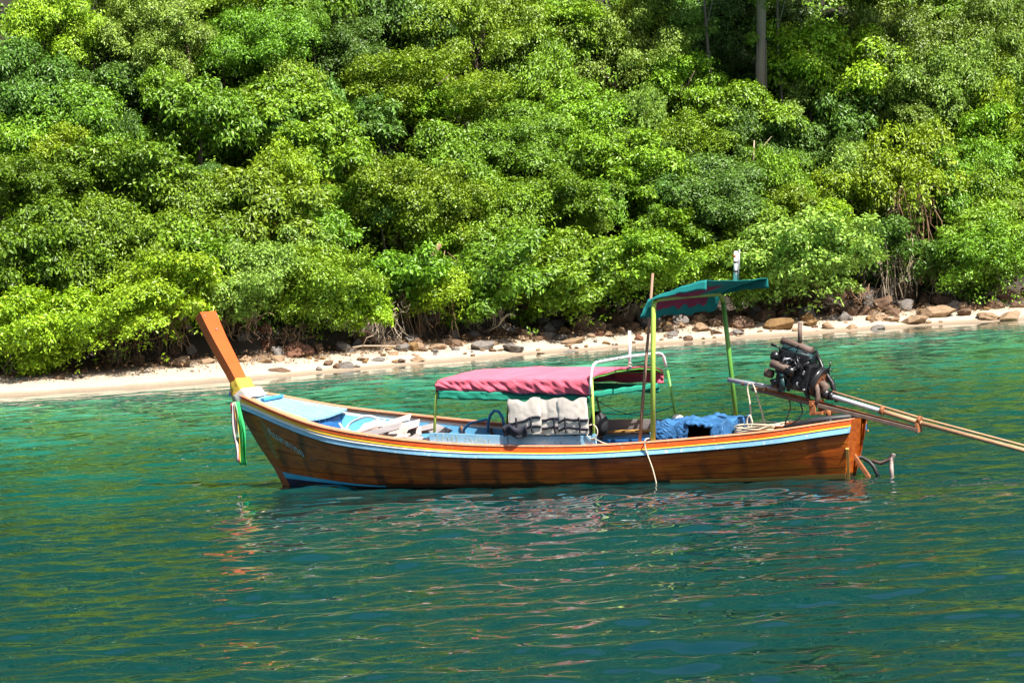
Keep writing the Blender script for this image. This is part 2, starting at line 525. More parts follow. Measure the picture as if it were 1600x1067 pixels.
def crown_mesh(name, Rr, seed, dens=40.0, k=7, L=0.17, W=0.085, droop=0.22):
    g = np.random.default_rng(seed)
    nl = int(16 + 18 * Rr)
    c = norm(g.normal(0, 1, (nl, 3)))
    c[:, 2] = np.where(c[:, 2] < -0.45, -c[:, 2], c[:, 2])
    rad = g.uniform(0.35, 0.93, nl) * Rr
    r = g.uniform(0.13, 0.33, nl) * Rr ** 0.8
    # lopsided outline: a few long boughs reach out, the crown leans to one side
    ax = norm(g.normal(0, 1, 3)); ax[2] *= 0.5
    c = c * rad[:, None] + ax * (c @ ax)[:, None] * g.uniform(0.15, 0.55) * rad[:, None]
    nb = 5 + int(2 * Rr)
    for _ in range(nb):
        d = norm(g.normal(0, 1, 3)); d[2] = d[2] * 0.7 + 0.1
        for q in (0.75, 0.98, 1.18):
            c = np.concatenate([c, [d * q * Rr + g.normal(0, 0.06, 3)]]); r = np.concatenate([r, [g.uniform(0.13, 0.24) * Rr ** 0.7]])
    c[:, 2] *= 0.88
    nl = len(c)
    Ps, As = [], []
    for i in range(nl):
        n = int(4 * np.pi * r[i] ** 2 * dens * 1.15)
        d = norm(g.normal(0, 1, (n, 3)))
        rr = r[i] * (0.82 + 0.24 * np.sin(d[:, 0] * 7 + i) * np.sin(d[:, 1] * 6 + 2 * i) + 0.3 * g.random(n))
        sq = np.array([1.12, 1.12, 0.72])
        p = c[i] + d * rr[:, None] * sq
        keep = d[:, 2] > -0.5 + 0.3 * g.random(n)
        for j in range(nl):
            if j != i:
                keep &= np.linalg.norm((p - c[j]) / sq, axis=1) > 0.78 * r[j]
        Ps.append(p[keep]); As.append(norm(d[keep] * 0.8 + np.array([[0, 0, 0.6]])))
    P = np.concatenate(Ps); A = np.concatenate(As)
    ni = len(P) // 14
    q = g.normal(0, 0.34 * Rr, (ni, 3)); P = np.concatenate([P, q]); A = np.concatenate([A, norm(g.normal(0, 1, (ni, 3)) + np.array([[0, 0, 0.8]]))])
    V, F, val = leaves(P, A, k, L, W, g, droop, 0.07, 0.65)
    return arr_mesh(name, V, F, False, {"leafv": val})


CROWNS = {}
for cls, Rr in (("s", 1.05), ("m", 1.6), ("l", 2.1)):
    CROWNS[cls] = (Rr, [crown_mesh("crown_" + cls, Rr, 100 + i * 7 + int(Rr * 10), dens=44 if cls == 'l' else 50, L=(0.10, 0.125, 0.155, 0.115)[i], W=(0.055, 0.072, 0.066, 0.05)[i], k=(9, 8, 7, 9)[i], droop=(0.2, 0.3, 0.45, 0.25)[i]) for i in range(4)])
for cls in CROWNS:
    for me in CROWNS[cls][1]:
        me.materials.append(M['mid'])


def ordinal_labels(items, maxw=16):
    """items: list of (object, phrase, x) - adds an ordinal from the left where phrases repeat"""
    ords = ['first', 'second', 'third', 'fourth', 'fifth', 'sixth', 'seventh', 'eighth', 'ninth', 'tenth', 'eleventh', 'twelfth', 'thirteenth', 'fourteenth', 'fifteenth', 'sixteenth', 'seventeenth', 'eighteenth', 'nineteenth', 'twentieth'] + ['twenty-' + w for w in ('first', 'second', 'third', 'fourth', 'fifth', 'sixth', 'seventh', 'eighth', 'ninth')] + ['thirtieth'] + ['thirty-' + w for w in ('first', 'second', 'third', 'fourth', 'fifth', 'sixth', 'seventh', 'eighth', 'ninth')]
    by = {}
    for o, ph, x in items: by.setdefault(ph, []).append((x, o))
    for ph, lst in by.items():
        lst.sort(key=lambda t: t[0])
        for i, (x, o) in enumerate(lst):
            o['label'] = ph if len(lst) == 1 else ph + ', ' + ords[i] + ' from left'


COLS = [(-12, 'at the far left'), (-9, 'left of the prow'), (-6, 'behind the prow'), (-2.5, 'above the bow'), (2.5, 'above the pink canopy'), (7, 'near the teal canopy'), (11, 'above the engine'), (15, 'right of the engine'), (99, 'at the far right')]


def column(x):
    for lim, ph in COLS:
        if x < lim: return ph


COLW = {'lime': 'bright lime', 'fresh': 'fresh green', 'mid': 'mid green', 'blue': 'bluish green', 'olive': 'olive green', 'pale': 'pale green', 'vine': 'vine draped'}
TREES=[
 (7.6,134.2,10.6,1.6,1.1,'blue'),(9.9,134.8,11.2,1.6,1.1,'blue'),(8.6,133.2,8.8,1.3,1.0,'blue'),(10.9,133.4,9.2,1.2,1.2,'blue'),(8.8,135.6,12.8,1.7,1.0,'blue'),(6.9,132.6,9.0,1.0,1.3,'blue'),
 (-14.08,108.75,1.67,1.76,0.8,'lime'),(-11.91,109.17,2.01,1.63,0.8,'lime'),(-10.1,110.07,2.52,1.64,0.85,'lime'),(-14.25,110.24,3.67,1.78,0.9,'mid'),(-12.08,110.95,3.93,1.65,0.9,'fresh'),
 (-7.99,111.39,2.81,1.47,0.8,'pale'),(-5.75,113.08,2.42,1.63,0.85,'olive'),(-4.63,113.85,1.78,0.84,0.9,'lime'),(-3.32,117.7,4.41,2.31,0.95,'olive'),(-3.02,116.1,2.76,1.06,0.9,'mid'),
 (-1.85,116.48,2.01,1.19,0.8,'lime'),(-0.39,117.85,2.52,1.7,0.85,'mid'),(1.78,119.04,2.13,1.75,0.8,'fresh'),(3.9,120.52,2.41,1.95,0.8,'fresh'),(5.33,122.11,3.34,1.24,0.9,'mid'),
 (9.77,122.04,2.31,2.4,0.62,'pale'),(6.88,123.81,4.38,2.0,0.85,'blue'),(6.97,121.84,2.22,1.07,0.9,'fresh'),(13.92,125.54,4.42,1.76,1.35,'lime'),(11.67,125.49,4.55,1.01,0.9,'lime'),
 (11.1,124.15,3.53,0.83,0.9,'lime'),(16.37,124.29,1.87,1.74,0.8,'mid'),(14.92,124.89,1.84,1.14,0.8,'blue'),(17.59,126.06,3.66,1.73,0.9,'fresh'),(16.02,126.21,4.09,1.59,1.1,'mid'),
 (11.72,129.91,8.69,2.01,1.0,'lime'),(13.99,131.2,8.96,2.03,1.3,'vine'),(15.89,129.89,7.43,1.96,1.3,'vine'),(18.04,131.81,8.75,2.03,1.2,'vine'),(18.24,128.93,6.13,1.63,1.0,'mid'),
 (16.85,133.27,10.28,1.75,1,'mid'),(14.87,133.93,11.26,1.88,1,'vine'),(-14.31,112.46,5.69,1.87,0.85,'mid'),(-11.8,113.07,5.78,1.71,0.9,'mid'),(-9.65,112.77,4.77,1.58,0.85,'fresh'),
 (-7.64,113.82,4.85,1.72,0.85,'olive'),(-6.13,114.17,3.76,1.24,0.85,'mid'),(-8.94,111.32,3.16,1.25,0.85,'mid'),(-13.29,114.86,7.66,1.65,0.9,'mid'),(-15.28,116.08,9.06,1.79,0.95,'blue'),
 (-14.07,118.08,11.24,1.49,1,'lime'),(-11.04,118.43,10.46,1.91,0.9,'pale'),(-12.12,116.85,8.71,1.35,0.9,'blue'),(-9.46,116.02,7.61,1.63,0.9,'mid'),(-7.82,119.59,10.12,1.93,0.9,'mid'),
 (-7.2,117.66,7.94,1.65,0.9,'fresh'),(-5.15,123.1,10.14,1.47,0.9,'blue'),(-6.22,117.19,6.57,1.81,0.85,'fresh'),(-3.51,125.39,10.92,1.58,1,'blue'),(-0.85,126.08,10.25,1.99,1.05,'olive'),
 (-2.65,122.48,8.25,2.32,0.8,'olive'),(-4.61,120.28,7.44,1.18,0.9,'blue'),(-1.68,120.67,5.95,1.61,0.9,'mid'),(0.47,123.03,6.47,1.86,0.9,'mid'),(1.39,127.28,9.4,1.34,1.2,'mid'),
 (2.53,128.65,10.52,1.58,0.9,'fresh'),(4.23,128.06,9.05,2.07,1.15,'pale'),(2.72,125.15,7.26,1.76,0.9,'fresh'),(1.56,121.17,4.35,1.96,0.85,'mid'),(3.88,123.73,5.31,2.17,0.8,'fresh'),
 (-0.37,119.62,4.1,1.59,0.9,'fresh'),(6.36,127.93,8.25,1.48,1.1,'fresh'),(5.46,131.1,10.94,1.26,1.2,'mid'),(8.57,127.44,7.1,1.74,0.8,'fresh'),
 (6.65,125.85,6.28,1.46,0.9,'fresh'),(10.0,127.33,6.01,1.3,0.9,'blue'),(9.11,125.76,4.88,1.37,0.9,'mid'),(10.0,124.36,3.87,1.09,0.8,'olive'),(-8.88,121.12,11.95,1.49,0.9,'fresh'),
 (4.99,123.02,4.27,1.21,0.9,'mid'),(12.69,124.79,2.62,0.96,1.1,'blue'),(7.99,123.38,3.44,1.3,0.8,'fresh'),(-6.23,123.0,11.81,1.29,0.9,'mid'),(-12.79,120.27,12.44,1.27,0.9,'pale'),
 (-1.9,117.64,3.19,1.03,0.9,'fresh'),(1.14,129.45,11.77,1.36,0.9,'fresh'),(17.16,128.6,5.85,1.35,1.1,'fresh'),(-10.76,111.31,3.75,1.17,0.9,'fresh'),
 (-4.27,118.41,5.61,1.04,0.9,'mid'),(-15.44,114.2,7.21,1.2,0.9,'fresh'),(12.3,129.23,6.82,1.27,1.2,'blue'),(14.05,129.43,7.18,1.36,1.2,'vine'),(16.17,124.85,2.75,1.31,0.9,'fresh'),
 (-6.71,114.78,4.6,1.01,0.9,'fresh'),
]


def ground_z(x, y):
    s = y - float(shore(x))
    return float(zs(s - gully(x, s))) + float(0.45 * vnoise(np.array(x), np.array(s), 9) * np.clip((s - 5.4) / 3, 0, 1))


def make_trees():
    g = random.Random(5)
    items = []
    for (x, y, z, r, q, kind) in TREES:
        if z < 3.0:
            y -= 0.9 if x < -1 else 1.4
            z -= 0.12
        cls = 's' if r < 1.3 else ('m' if r < 1.85 else 'l')
        Rr, meshes = CROWNS[cls]
        by = max(y + g.uniform(0.5, 1.1), float(shore(x)) + 6.0)
        bx = x + g.uniform(-0.4, 0.4)
        bz = ground_z(bx, by) - 0.15
        t = empty("tree", (bx, by, bz))
        tag(t, None, "tree", "jungle trees on the slope")
        cr = bpy.data.objects.new("crown", g.choice(meshes)); C.objects.link(cr)
        cr.parent = t
        cr.location = (x - bx, y - by, z - bz)
        sc = r / Rr * 1.06
        cr.scale = (sc * g.uniform(0.88, 1.12), sc * g.uniform(0.85, 1.0), sc * q * g.uniform(0.92, 1.2))
        cr.rotation_euler = (g.uniform(-0.3, 0.3), g.uniform(-0.3, 0.3), g.uniform(0, 6.28))
        cr.material_slots[0].link = 'OBJECT'; cr.material_slots[0].material = M[kind]
        mb = MB()
        top = Vector((x - bx, y - by, z - bz))
        mid = Vector((g.uniform(-0.15, 0.15), g.uniform(-0.1, 0.2), top.z * 0.55)) + top * 0.25 * Vector((1, 1, 0)).length / 2
        mid = Vector((top.x * 0.4 + g.uniform(-0.15, 0.15), top.y * 0.45, top.z * 0.55))
        r0 = 0.05 + 0.045 * r
        mb.tube([(0, 0, 0), mid * 0.5, mid, top], [r0, r0 * 0.85, r0 * 0.7, r0 * 0.4], 8)
        for i in range(5):
            a = g.uniform(0, 6.28)
            e = top + Vector((math.cos(a) * r * 0.6, math.sin(a) * r * 0.6, r * q * g.uniform(-0.2, 0.5)))
            st = mid.lerp(top, g.uniform(0.1, 0.8))
            mb.tube([st, st.lerp(e, 0.5) + Vector((0, 0, 0.12)), e], [r0 * 0.4, r0 * 0.28, r0 * 0.1], 6)
        mb.build("trunk", M['bark_grey'] if g.random() < 0.35 else M['bark'], t)
        row = 'leaning over the beach' if z < 3.1 else ('low on the slope' if z < 5.6 else ('midway up the slope' if z < 8.6 else 'high on the slope'))
        items.append((t, f"{COLW[kind]} leafy tree {row} {column(x)}", x))
    # smaller shrubs and saplings between the big crowns
    gs = random.Random(23)
    for i in range(84):
        x = gs.uniform(-16.2, 18.6); z = gs.uniform(2.6, 12.2)
        if 7.0 < x < 10.8 and z > 7.6: continue
        y = float(shore(x)) + 4.3 + max(0, z - 2.3) / 0.9 + gs.uniform(-0.9, 0.1)
        r = gs.uniform(0.45, 0.95); q = gs.choice([0.6, 0.8, 1.0, 1.4, 1.8])
        kind = gs.choice(['mid', 'fresh', 'fresh', 'lime', 'olive', 'pale', 'blue', 'vine'])
        bz = ground_z(x, y + 0.4) - 0.1
        t = empty("shrub", (x, y + 0.4, bz)); tag(t, None, "shrub", "shrubs between the jungle trees")
        cr = bpy.data.objects.new("crown", gs.choice(CROWNS['s'][1])); C.objects.link(cr); cr.parent = t
        cr.location = (0, -0.4, z - bz); sc = r / 1.05
        cr.scale = (sc, sc * 0.9, sc * q); cr.rotation_euler = (gs.uniform(-0.4, 0.4), gs.uniform(-0.4, 0.4), gs.uniform(0, 6.28))
        cr.material_slots[0].link = 'OBJECT'; cr.material_slots[0].material = M[kind]
        mb = MB(); top = Vector((0, -0.4, z - bz)); mid = top * 0.5 + Vector((gs.uniform(-0.2, 0.2), 0.15, 0))
        mb.tube([(0, 0, 0), mid, top], [0.05, 0.04, 0.02], 6); mb.build("stem", M['bark'], t)
        row = 'low' if z < 5.6 else ('midway up' if z < 8.6 else 'high')
        items.append((t, f"small {COLW[kind]} shrub {row} on the slope {column(x)}", x))
    # tall tree with a bare grey trunk whose crown is above the frame
    bx, by = 9.15, 128.7
    bz = ground_z(bx, by) - 0.3
    t = empty("tall_tree", (bx, by, bz)); tag(t, None, "tree", None)
    mb = MB()
    H = 16.4 - bz
    pts = [(0, 0, 0), (0.0, 0, 1.2), (0.03, 0, 3), (0.1, 0, 5.2), (0.3, -0.3, H * 0.75), (0.6, -1.0, H)]
    fine = []
    for i in range(len(pts) - 1):
        for k in range(6): fine.append(Vector(pts[i]).lerp(Vector(pts[i + 1]), k / 6))
    fine.append(Vector(pts[-1]))
    rad = np.interp(np.linspace(0, 5, len(fine)), range(6), [0.46, 0.28, 0.215, 0.18, 0.16, 0.1])
    mb.tube([p + Vector((0.035 * math.sin(i * 0.9), 0, 0)) for i, p in enumerate(fine)], [float(r_) * (1 + 0.07 * math.sin(i * 2.3)) for i, r_ in enumerate(rad)], 14)
    for a0 in (0.4, 2.2, 3.9):
        mb.tube([p + Vector((math.cos(a0 + i * 0.12) * 0.24 * (1 - i / 70), -abs(math.sin(a0 + i * 0.12)) * 0.24 * (1 - i / 70), 0)) for i, p in enumerate(fine[3:22])], 0.018, 6)
    for i in range(7):
        a = i * 0.9; st = Vector(pts[4]).lerp(Vector(pts[5]), i / 7)
        e = st + Vector((math.cos(a) * 1.8, math.sin(a) * 1.8 - 0.5, 1.0)); mb.tube([st, st.lerp(e, 0.5) + Vector((0, 0, 0.2)), e], [0.08, 0.06, 0.03], 6)
    mb.build("trunk", M['bark_grey'], t)
    for (dx, dy, dz, s) in ((1.0, -1.4, 13.5 - bz, 1.0), (3.3, -1.7, 13.6 - bz, 1.05), (-1.2, -1.4, 13.8 - bz, 0.95), (0.8, -0.6, H, 1.2), (2.2, 0.4, 14.4 - bz, 1.1), (0.2, 0.8, 14.6 - bz, 1.1), (4.6, -0.6, 14.2 - bz, 1.0)):  # unseen crowns, most added low in front to shade the gap behind
        cr = bpy.data.objects.new("crown", CROWNS['l'][1][1]); C.objects.link(cr); cr.parent = t
        cr.location = (dx, dy, dz); cr.scale = (s, s, s * 0.7); cr.rotation_euler = (0, 0, dx)
        cr.material_slots[0].link = 'OBJECT'; cr.material_slots[0].material = M['mid']
    for (dx, dy, dz, s) in ((0.3, -0.2, 11.6 - bz, 0.38), (-0.25, -0.2, 8.1 - bz, 0.36), (-0.1, -0.25, 10.1 - bz, 0.2)):
        cr = bpy.data.objects.new("climber", CROWNS['s'][1][2]); C.objects.link(cr); cr.parent = t
        cr.location = (dx, dy, dz); cr.scale = (s, s, s * 1.5); cr.rotation_euler = (0.2, 0.1, dx * 9)
        cr.material_slots[0].link = 'OBJECT'; cr.material_slots[0].material = M['fresh']
    t['label'] = "tall tree with a thick bare grey trunk in the dark gap at upper right"
    # thin bare trunks and saplings that show between the crowns
    for nm, a, b2, r0, mat, lab in (
            ("bare_trunk", (-10.05, 119.3, 10.5), (-10.15, 119.6, 14.5), 0.10, 'root_pale', "white topped bare trunk at the upper left edge"),
            ("bare_trunk", (8.58, 125.9, 4.2), (8.74, 126.0, 6.5), 0.035, 'root_pale', "slim pale sapling stem in shade above the engine"),
            ("bare_trunk", (7.75, 129.6, 8.2), (7.5, 129.8, 12.5), 0.06, 'bark_grey', "slender grey trunk left of the tall bare tree"),
            ("bare_trunk", (9.95, 129.3, 8.2), (10.1, 129.5, 12.5), 0.05, 'bark_grey', "slender grey trunk right of the tall bare tree")):
        mb = MB(); a = Vector(a); b2 = Vector(b2)
        gz = ground_z(a.x, a.y) - 0.2
        a.z = min(a.z, gz)
        mb.tube([a, a.lerp(b2, 0.4) + Vector((0.05, 0, 0)), a.lerp(b2, 0.7) - Vector((0.04, 0, 0)), b2], [r0 * 1.2, r0, r0 * 0.9, r0 * 0.6], 8)
        mb.tube([a.lerp(b2, 0.8), a.lerp(b2, 0.9) + Vector((0.3, -0.1, 0.1)), b2 + Vector((0.6, -0.1, 0.1))], [r0 * 0.5, r0 * 0.4, r0 * 0.2], 6)
        tag(mb.build(nm, M[mat]), lab, "tree trunk", None)
    ordinal_labels(items)


make_trees()


def make_undergrowth():
    g = np.random.default_rng(31)
    n = 20000
    x = np.where(g.random(n) < 0.15, g.uniform(6.5, 11.5, n), g.uniform(-24, 25, n)); s = 5.6 + 12.5 * g.random(n) ** 1.1
    y = shore(x) + s
    z = zs(s - gully(x, s)) + 0.45 * vnoise(x, s, 9) * np.clip((s - 5.4) / 3, 0, 1) + g.random(n) ** 2 * 1.2
    P = np.stack([x, y, z], -1)
    A = norm(np.stack([g.normal(0, 0.4, n), -0.5 + g.normal(0, 0.3, n), 0.8 + 0 * x], -1))
    V, F, val = leaves(P, A, 6, 0.2, 0.09, g, 0.4, 0.12)
    o = link("undergrowth", arr_mesh("undergrowth", V, F, False, {"leafv": val}), M['mid'])
    tag(o, "leafy undergrowth filling the slope between the trees", "undergrowth", None, 'stuff')
    # forest further up the hill (above the frame, mirrored in the water)
    n = 42000
    x = g.uniform(-95, 100, n); s = 16.5 + 45 * g.random(n)
    y = shore(x) + s
    bump = vnoise(x * 0.9, s * 0.9, 12)
    z = zs(s) + 2.0 + 1.9 * bump + g.random(n) * 0.8
    side = np.abs(x) > 25
    s2 = 4.5 + 14 * g.random(n)
    pick = side & (g.random(n) < 0.5)
    y = np.where(pick, shore(x) + s2, y)
    z = np.where(pick, zs(s2) + (1.8 + 1.7 * bump) * np.clip((s2 - 3.5) / 2, 0.2, 1) + g.random(n) * 0.8, z)
    keep = ~((np.abs(x) < 23) & (z < 14.2))
    x, y, z = x[keep], y[keep], z[keep]; n = len(x)
    P = np.stack([x, y, z], -1)
    A = norm(np.stack([g.normal(0, 0.5, n), -0.6 + g.normal(0, 0.4, n), 0.8 + 0 * x], -1))
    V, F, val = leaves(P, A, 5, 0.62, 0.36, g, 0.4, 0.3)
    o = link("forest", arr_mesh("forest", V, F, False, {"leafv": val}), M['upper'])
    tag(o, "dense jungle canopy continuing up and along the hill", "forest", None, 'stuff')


make_undergrowth()
ROOTS=[(-11.73,109.51,0.84,0.65,0.65,'brown'),(-10.49,109.93,1.24,0.77,0.5,'brown'),(-8.33,110.96,1.47,0.66,0.47,'brown'),(-4.2,114.9,1.08,0.81,0.56,'pale'),(-2.68,116.15,1.62,0.82,1.22,'brown'),(-0.89,117.52,1.07,0.62,0.37,'pale'),(1.11,118.91,1.34,0.83,0.29,'brown'),(3.97,120.74,1.03,0.47,0.21,'pale'),(9.32,122.67,1.0,1.29,0.26,'brown'),(11.1,123.29,0.99,1.08,0.3,'brown'),(13.14,123.92,1.41,0.57,0.98,'pale'),(14.7,124.25,1.31,0.44,0.87,'pale'),(16.24,124.57,0.78,1.09,0.22,'pale'),(-14.74,108.92,0.75,0.34,0.57,'pale'),(-6.87,112.06,0.96,0.59,0.35,'brown'),(13.91,124.08,3.1,0.74,1.09,'brown')]


def make_roots():
    g = random.Random(11)
    items = []
    for (x, y, z, w, h, k) in ROOTS:
        mb = MB()
        y -= 0.8 if z < 1.8 else 0.1
        n = int(26 + 40 * w * h ** 0.5)
        for i in range(n):
            a = Vector((g.uniform(-w, w), g.uniform(-0.1, 0.9), h * g.uniform(0.6, 1.5)))
            b = Vector((a.x + g.uniform(-0.5, 0.5) * w, a.y + g.uniform(-0.5, 0.3), -h * g.uniform(0.3, 1.0)))
            if g.random() < 0.35:
                b = Vector((a.x + g.uniform(-1.2, 1.2) * w, a.y + g.uniform(-0.4, 0.2), a.z + g.uniform(-0.5, 0.1) * h))
            pts = []
            for j in range(6):
                t = j / 5
                p = a.lerp(b, t) + Vector((g.gauss(0, 0.06), g.gauss(0, 0.06), g.gauss(0, 0.05) - 0.12 * math.sin(math.pi * t)))
                pts.append(p)
            r0 = g.choice([0.006, 0.008, 0.011, 0.015, 0.022])
            mb.tube(pts, [r0 * (1 - 0.1 * j) for j in range(6)], 5)
        o = mb.build("root_tangle", M['root_pale'] if k == 'pale' else M['root_brown'])
        o.location = (x, y, z)
        tag(o, None, "roots", "dry roots hanging over the beach")
        items.append((o, f"tangle of {'pale bare' if k == 'pale' else 'dry brown'} roots under the foliage {column(x)}", x))
    ordinal_labels(items)
    # bent trunk with limbs in the thicket right of the prow
    mb = MB()
    mb.tube([(-3.0, 117.0, 0.9), (-2.9, 116.6, 2.0), (-2.6, 116.3, 2.9), (-2.1, 116.2, 3.6)], [0.16, 0.13, 0.11, 0.06], 10)
    mb.tube([(-2.75, 116.4, 2.5), (-3.2, 116.1, 3.1), (-3.7, 115.9, 3.4)], [0.09, 0.07, 0.04], 8)
    tag(mb.build("bent_trunk", M['root_brown']), "leaning brown trunk forking in the thicket behind the bow", "tree trunk")
    # driftwood branches lying on the shore
    for nm, pts, r0, lab in (
            ("driftwood", [(-0.9, 116.6, 0.7), (-0.4, 116.2, 0.9), (-0.1, 116.1, 1.25), (0.15, 116.0, 1.2)], 0.03, "pale forked driftwood branch left of the pink canopy"),
            ("driftwood", [(-5.2, 112.4, 0.55), (-4.6, 112.3, 0.62), (-3.6, 112.6, 0.55)], 0.03, "pale driftwood branch lying on the sand behind the bow"),
            ("driftwood", [(1.9, 118.8, 0.75), (2.1, 118.4, 0.95), (2.5, 118.2, 0.85), (2.7, 118.1, 0.9)], 0.022, "crooked grey driftwood stick among rocks behind the pink canopy"),
            ("driftwood", [(10.9, 122.4, 0.6), (10.95, 122.2, 1.0), (10.9, 122.2, 1.4)], 0.03, "dark upright stake among the rocks behind the engine")):
        mb = MB(); mb.tube(pts, [r0 * (1 - 0.5 * i / len(pts)) for i in range(len(pts))], 7)
        p = Vector(pts[1]); mb.tube([p, p + Vector((0.15, -0.1, 0.25)), p + Vector((0.35, -0.1, 0.3))], [r0 * 0.6, r0 * 0.5, r0 * 0.3], 6)
        tag(mb.build(nm, M['root_brown'] if 'dark' in lab else M['root_pale']), lab, "driftwood")


make_roots()
ROCKS=[
 (-9.94,108.86,0.44,0.42,0.4,'tan'),(-9.23,109.25,0.44,0.27,0.4,'tan'),(-8.08,109.6,0.42,0.23,0.5,'tan'),(-9.5,107.82,0.27,0.09,0.5,'grey'),(-13.35,107.13,0.34,0.28,0.3,'brown'),(-12.69,107.26,0.34,0.11,0.4,'grey'),
 (-7.48,109.54,0.36,0.25,0.45,'tan'),(-6.59,111.16,0.45,0.45,0.62,'red'),(-7.09,110.01,0.37,0.25,0.5,'tan'),(-5.19,112.75,0.47,0.3,0.8,'grey'),(-5.58,110.21,0.18,0.17,0.5,'brown'),(-5.05,109.82,0.06,0.29,0.4,'grey'),
 (-6.95,108.42,0.14,0.31,0.2,'brown'),(-4.56,111.35,0.19,0.2,0.4,'brown'),(-3.73,112.56,0.24,0.17,0.6,'tan'),(-4.14,111.51,0.15,0.24,0.35,'grey'),(-3.51,111.48,0.08,0.22,0.3,'brown'),(-2.94,112.02,0.09,0.28,0.3,'tan'),
 (-2.36,114.24,0.33,0.32,0.4,'tan'),(-1.78,114.97,0.36,0.28,0.5,'brown'),(-0.94,114.51,0.22,0.42,0.45,'grey'),(-1.78,114.21,0.26,0.16,0.4,'grey'),(0.06,114.45,0.11,0.36,0.5,'grey'),(0.26,117.56,0.51,0.27,0.6,'brown'),
 (0.44,117.0,0.42,0.33,0.55,'tan'),(1.16,117.17,0.38,0.27,0.6,'grey'),(2.75,118.87,0.47,0.4,0.5,'tan'),(1.98,116.45,0.21,0.41,0.25,'tan'),(1.58,117.06,0.33,0.23,0.4,'grey'),(3.42,120.27,0.6,0.32,0.8,'brown'),
 (3.9,119.17,0.41,0.28,0.6,'brown'),(4.07,117.35,0.15,0.17,0.7,'red'),(3.54,118.79,0.39,0.19,0.6,'tan'),(2.8,117.89,0.33,0.23,0.4,'red'),(5.11,118.97,0.32,0.24,0.6,'tan'),(5.14,118.02,0.19,0.27,0.35,'grey'),
 (6.26,120.49,0.47,0.3,0.6,'tan'),(6.2,119.07,0.28,0.33,0.5,'tan'),(5.66,117.05,0.04,0.18,0.6,'brown'),(1.74,114.42,-0.04,0.24,0.25,'grey'),(0.86,113.99,-0.02,0.14,0.4,'brown'),(7.56,119.99,0.34,0.42,0.5,'brown'),
 (8.31,120.98,0.44,0.36,0.6,'brown'),(7.32,118.41,0.14,0.26,0.35,'grey'),(6.61,118.4,0.17,0.21,0.5,'brown'),(8.52,121.54,0.5,0.34,0.6,'brown'),(8.75,119.45,0.21,0.57,0.35,'gold'),(9.47,122.16,0.54,0.3,0.8,'brown'),
 (10.33,119.33,0.12,0.24,0.55,'tan'),(11.32,122.03,0.44,0.41,0.6,'brown'),(11.82,122.06,0.42,0.28,0.7,'brown'),(12.53,123.27,0.54,0.5,0.65,'brown'),(12.75,122.36,0.42,0.32,0.5,'brown'),(12.18,124.12,0.93,0.35,0.85,'grey'),
 (12.06,120.75,0.23,0.24,0.6,'tan'),(12.55,120.39,0.16,0.25,0.5,'tan'),(14.07,123.89,0.58,0.33,0.75,'brown'),(14.62,123.71,0.54,0.39,0.65,'brown'),(14.04,121.33,0.24,0.64,0.35,'tan'),(13.27,120.06,0.09,0.48,0.35,'tan'),
 (15.1,121.31,0.21,0.3,0.5,'brown'),(15.61,122.57,0.36,0.26,0.6,'brown'),(15.71,120.33,0.06,0.44,0.35,'tan'),(16.31,122.62,0.35,0.34,0.6,'brown'),(16.98,122.52,0.32,0.28,0.6,'brown'),(16.37,120.22,0.03,0.42,0.35,'tan'),
 (11.93,119.02,0.0,0.29,0.3,'grey'),(9.89,121.63,0.45,0.32,0.7,'grey'),(10.77,122.27,0.49,0.28,0.7,'brown'),(13.32,123.01,0.49,0.3,0.7,'grey'),(14.87,122.52,0.38,0.28,0.7,'grey'),(1.49,119.12,0.64,0.31,0.7,'grey'),
 (2.23,119.65,0.67,0.36,0.7,'brown'),(4.59,120.81,0.59,0.32,0.7,'brown'),(5.52,120.37,0.49,0.3,0.7,'grey'),(6.89,120.38,0.42,0.27,0.7,'brown'),(-0.4,117.23,0.53,0.25,0.7,'brown'),(-1.22,116.46,0.51,0.25,0.6,'grey'),
 (11.1,119.21,0.07,0.21,0.4,'tan'),(-2.81,113.8,0.31,0.18,0.5,'brown'),(-14.78,107.73,0.45,0.25,0.35,'brown'),(-10.9,108.69,0.47,0.21,0.4,'brown'),
]


def rock_mesh(seed):
    g = random.Random(seed)
    bm = bmesh.new()
    bmesh.ops.create_icosphere(bm, subdivisions=4, radius=1.0)
    planes = []
    for i in range(15):
        d = Vector((g.gauss(0, 1), g.gauss(0, 1), g.gauss(0, 0.8))).normalized()
        planes.append((d, g.uniform(0.5, 0.82)))
    off = Vector((g.uniform(0, 50), g.uniform(0, 50), g.uniform(0, 50)))
    for v in bm.verts:
        p = v.co.copy()
        for d, h in planes:
            e = p.dot(d) - h
            if e > 0: p -= d * e
        n = noise.noise(p * 2.2 + off) * 0.12 + noise.noise(p * 6 + off) * 0.05 + noise.noise(p * 14 + off) * 0.02
        v.co = p * (1 + n) * 1.25
    me = bpy.data.meshes.new("rock")
    for f in bm.faces: f.smooth = True
    bm.to_mesh(me); bm.free()
    me.set_sharp_from_angle(angle=R(16))
    me.materials.append(M['rock_tan'])
    return me


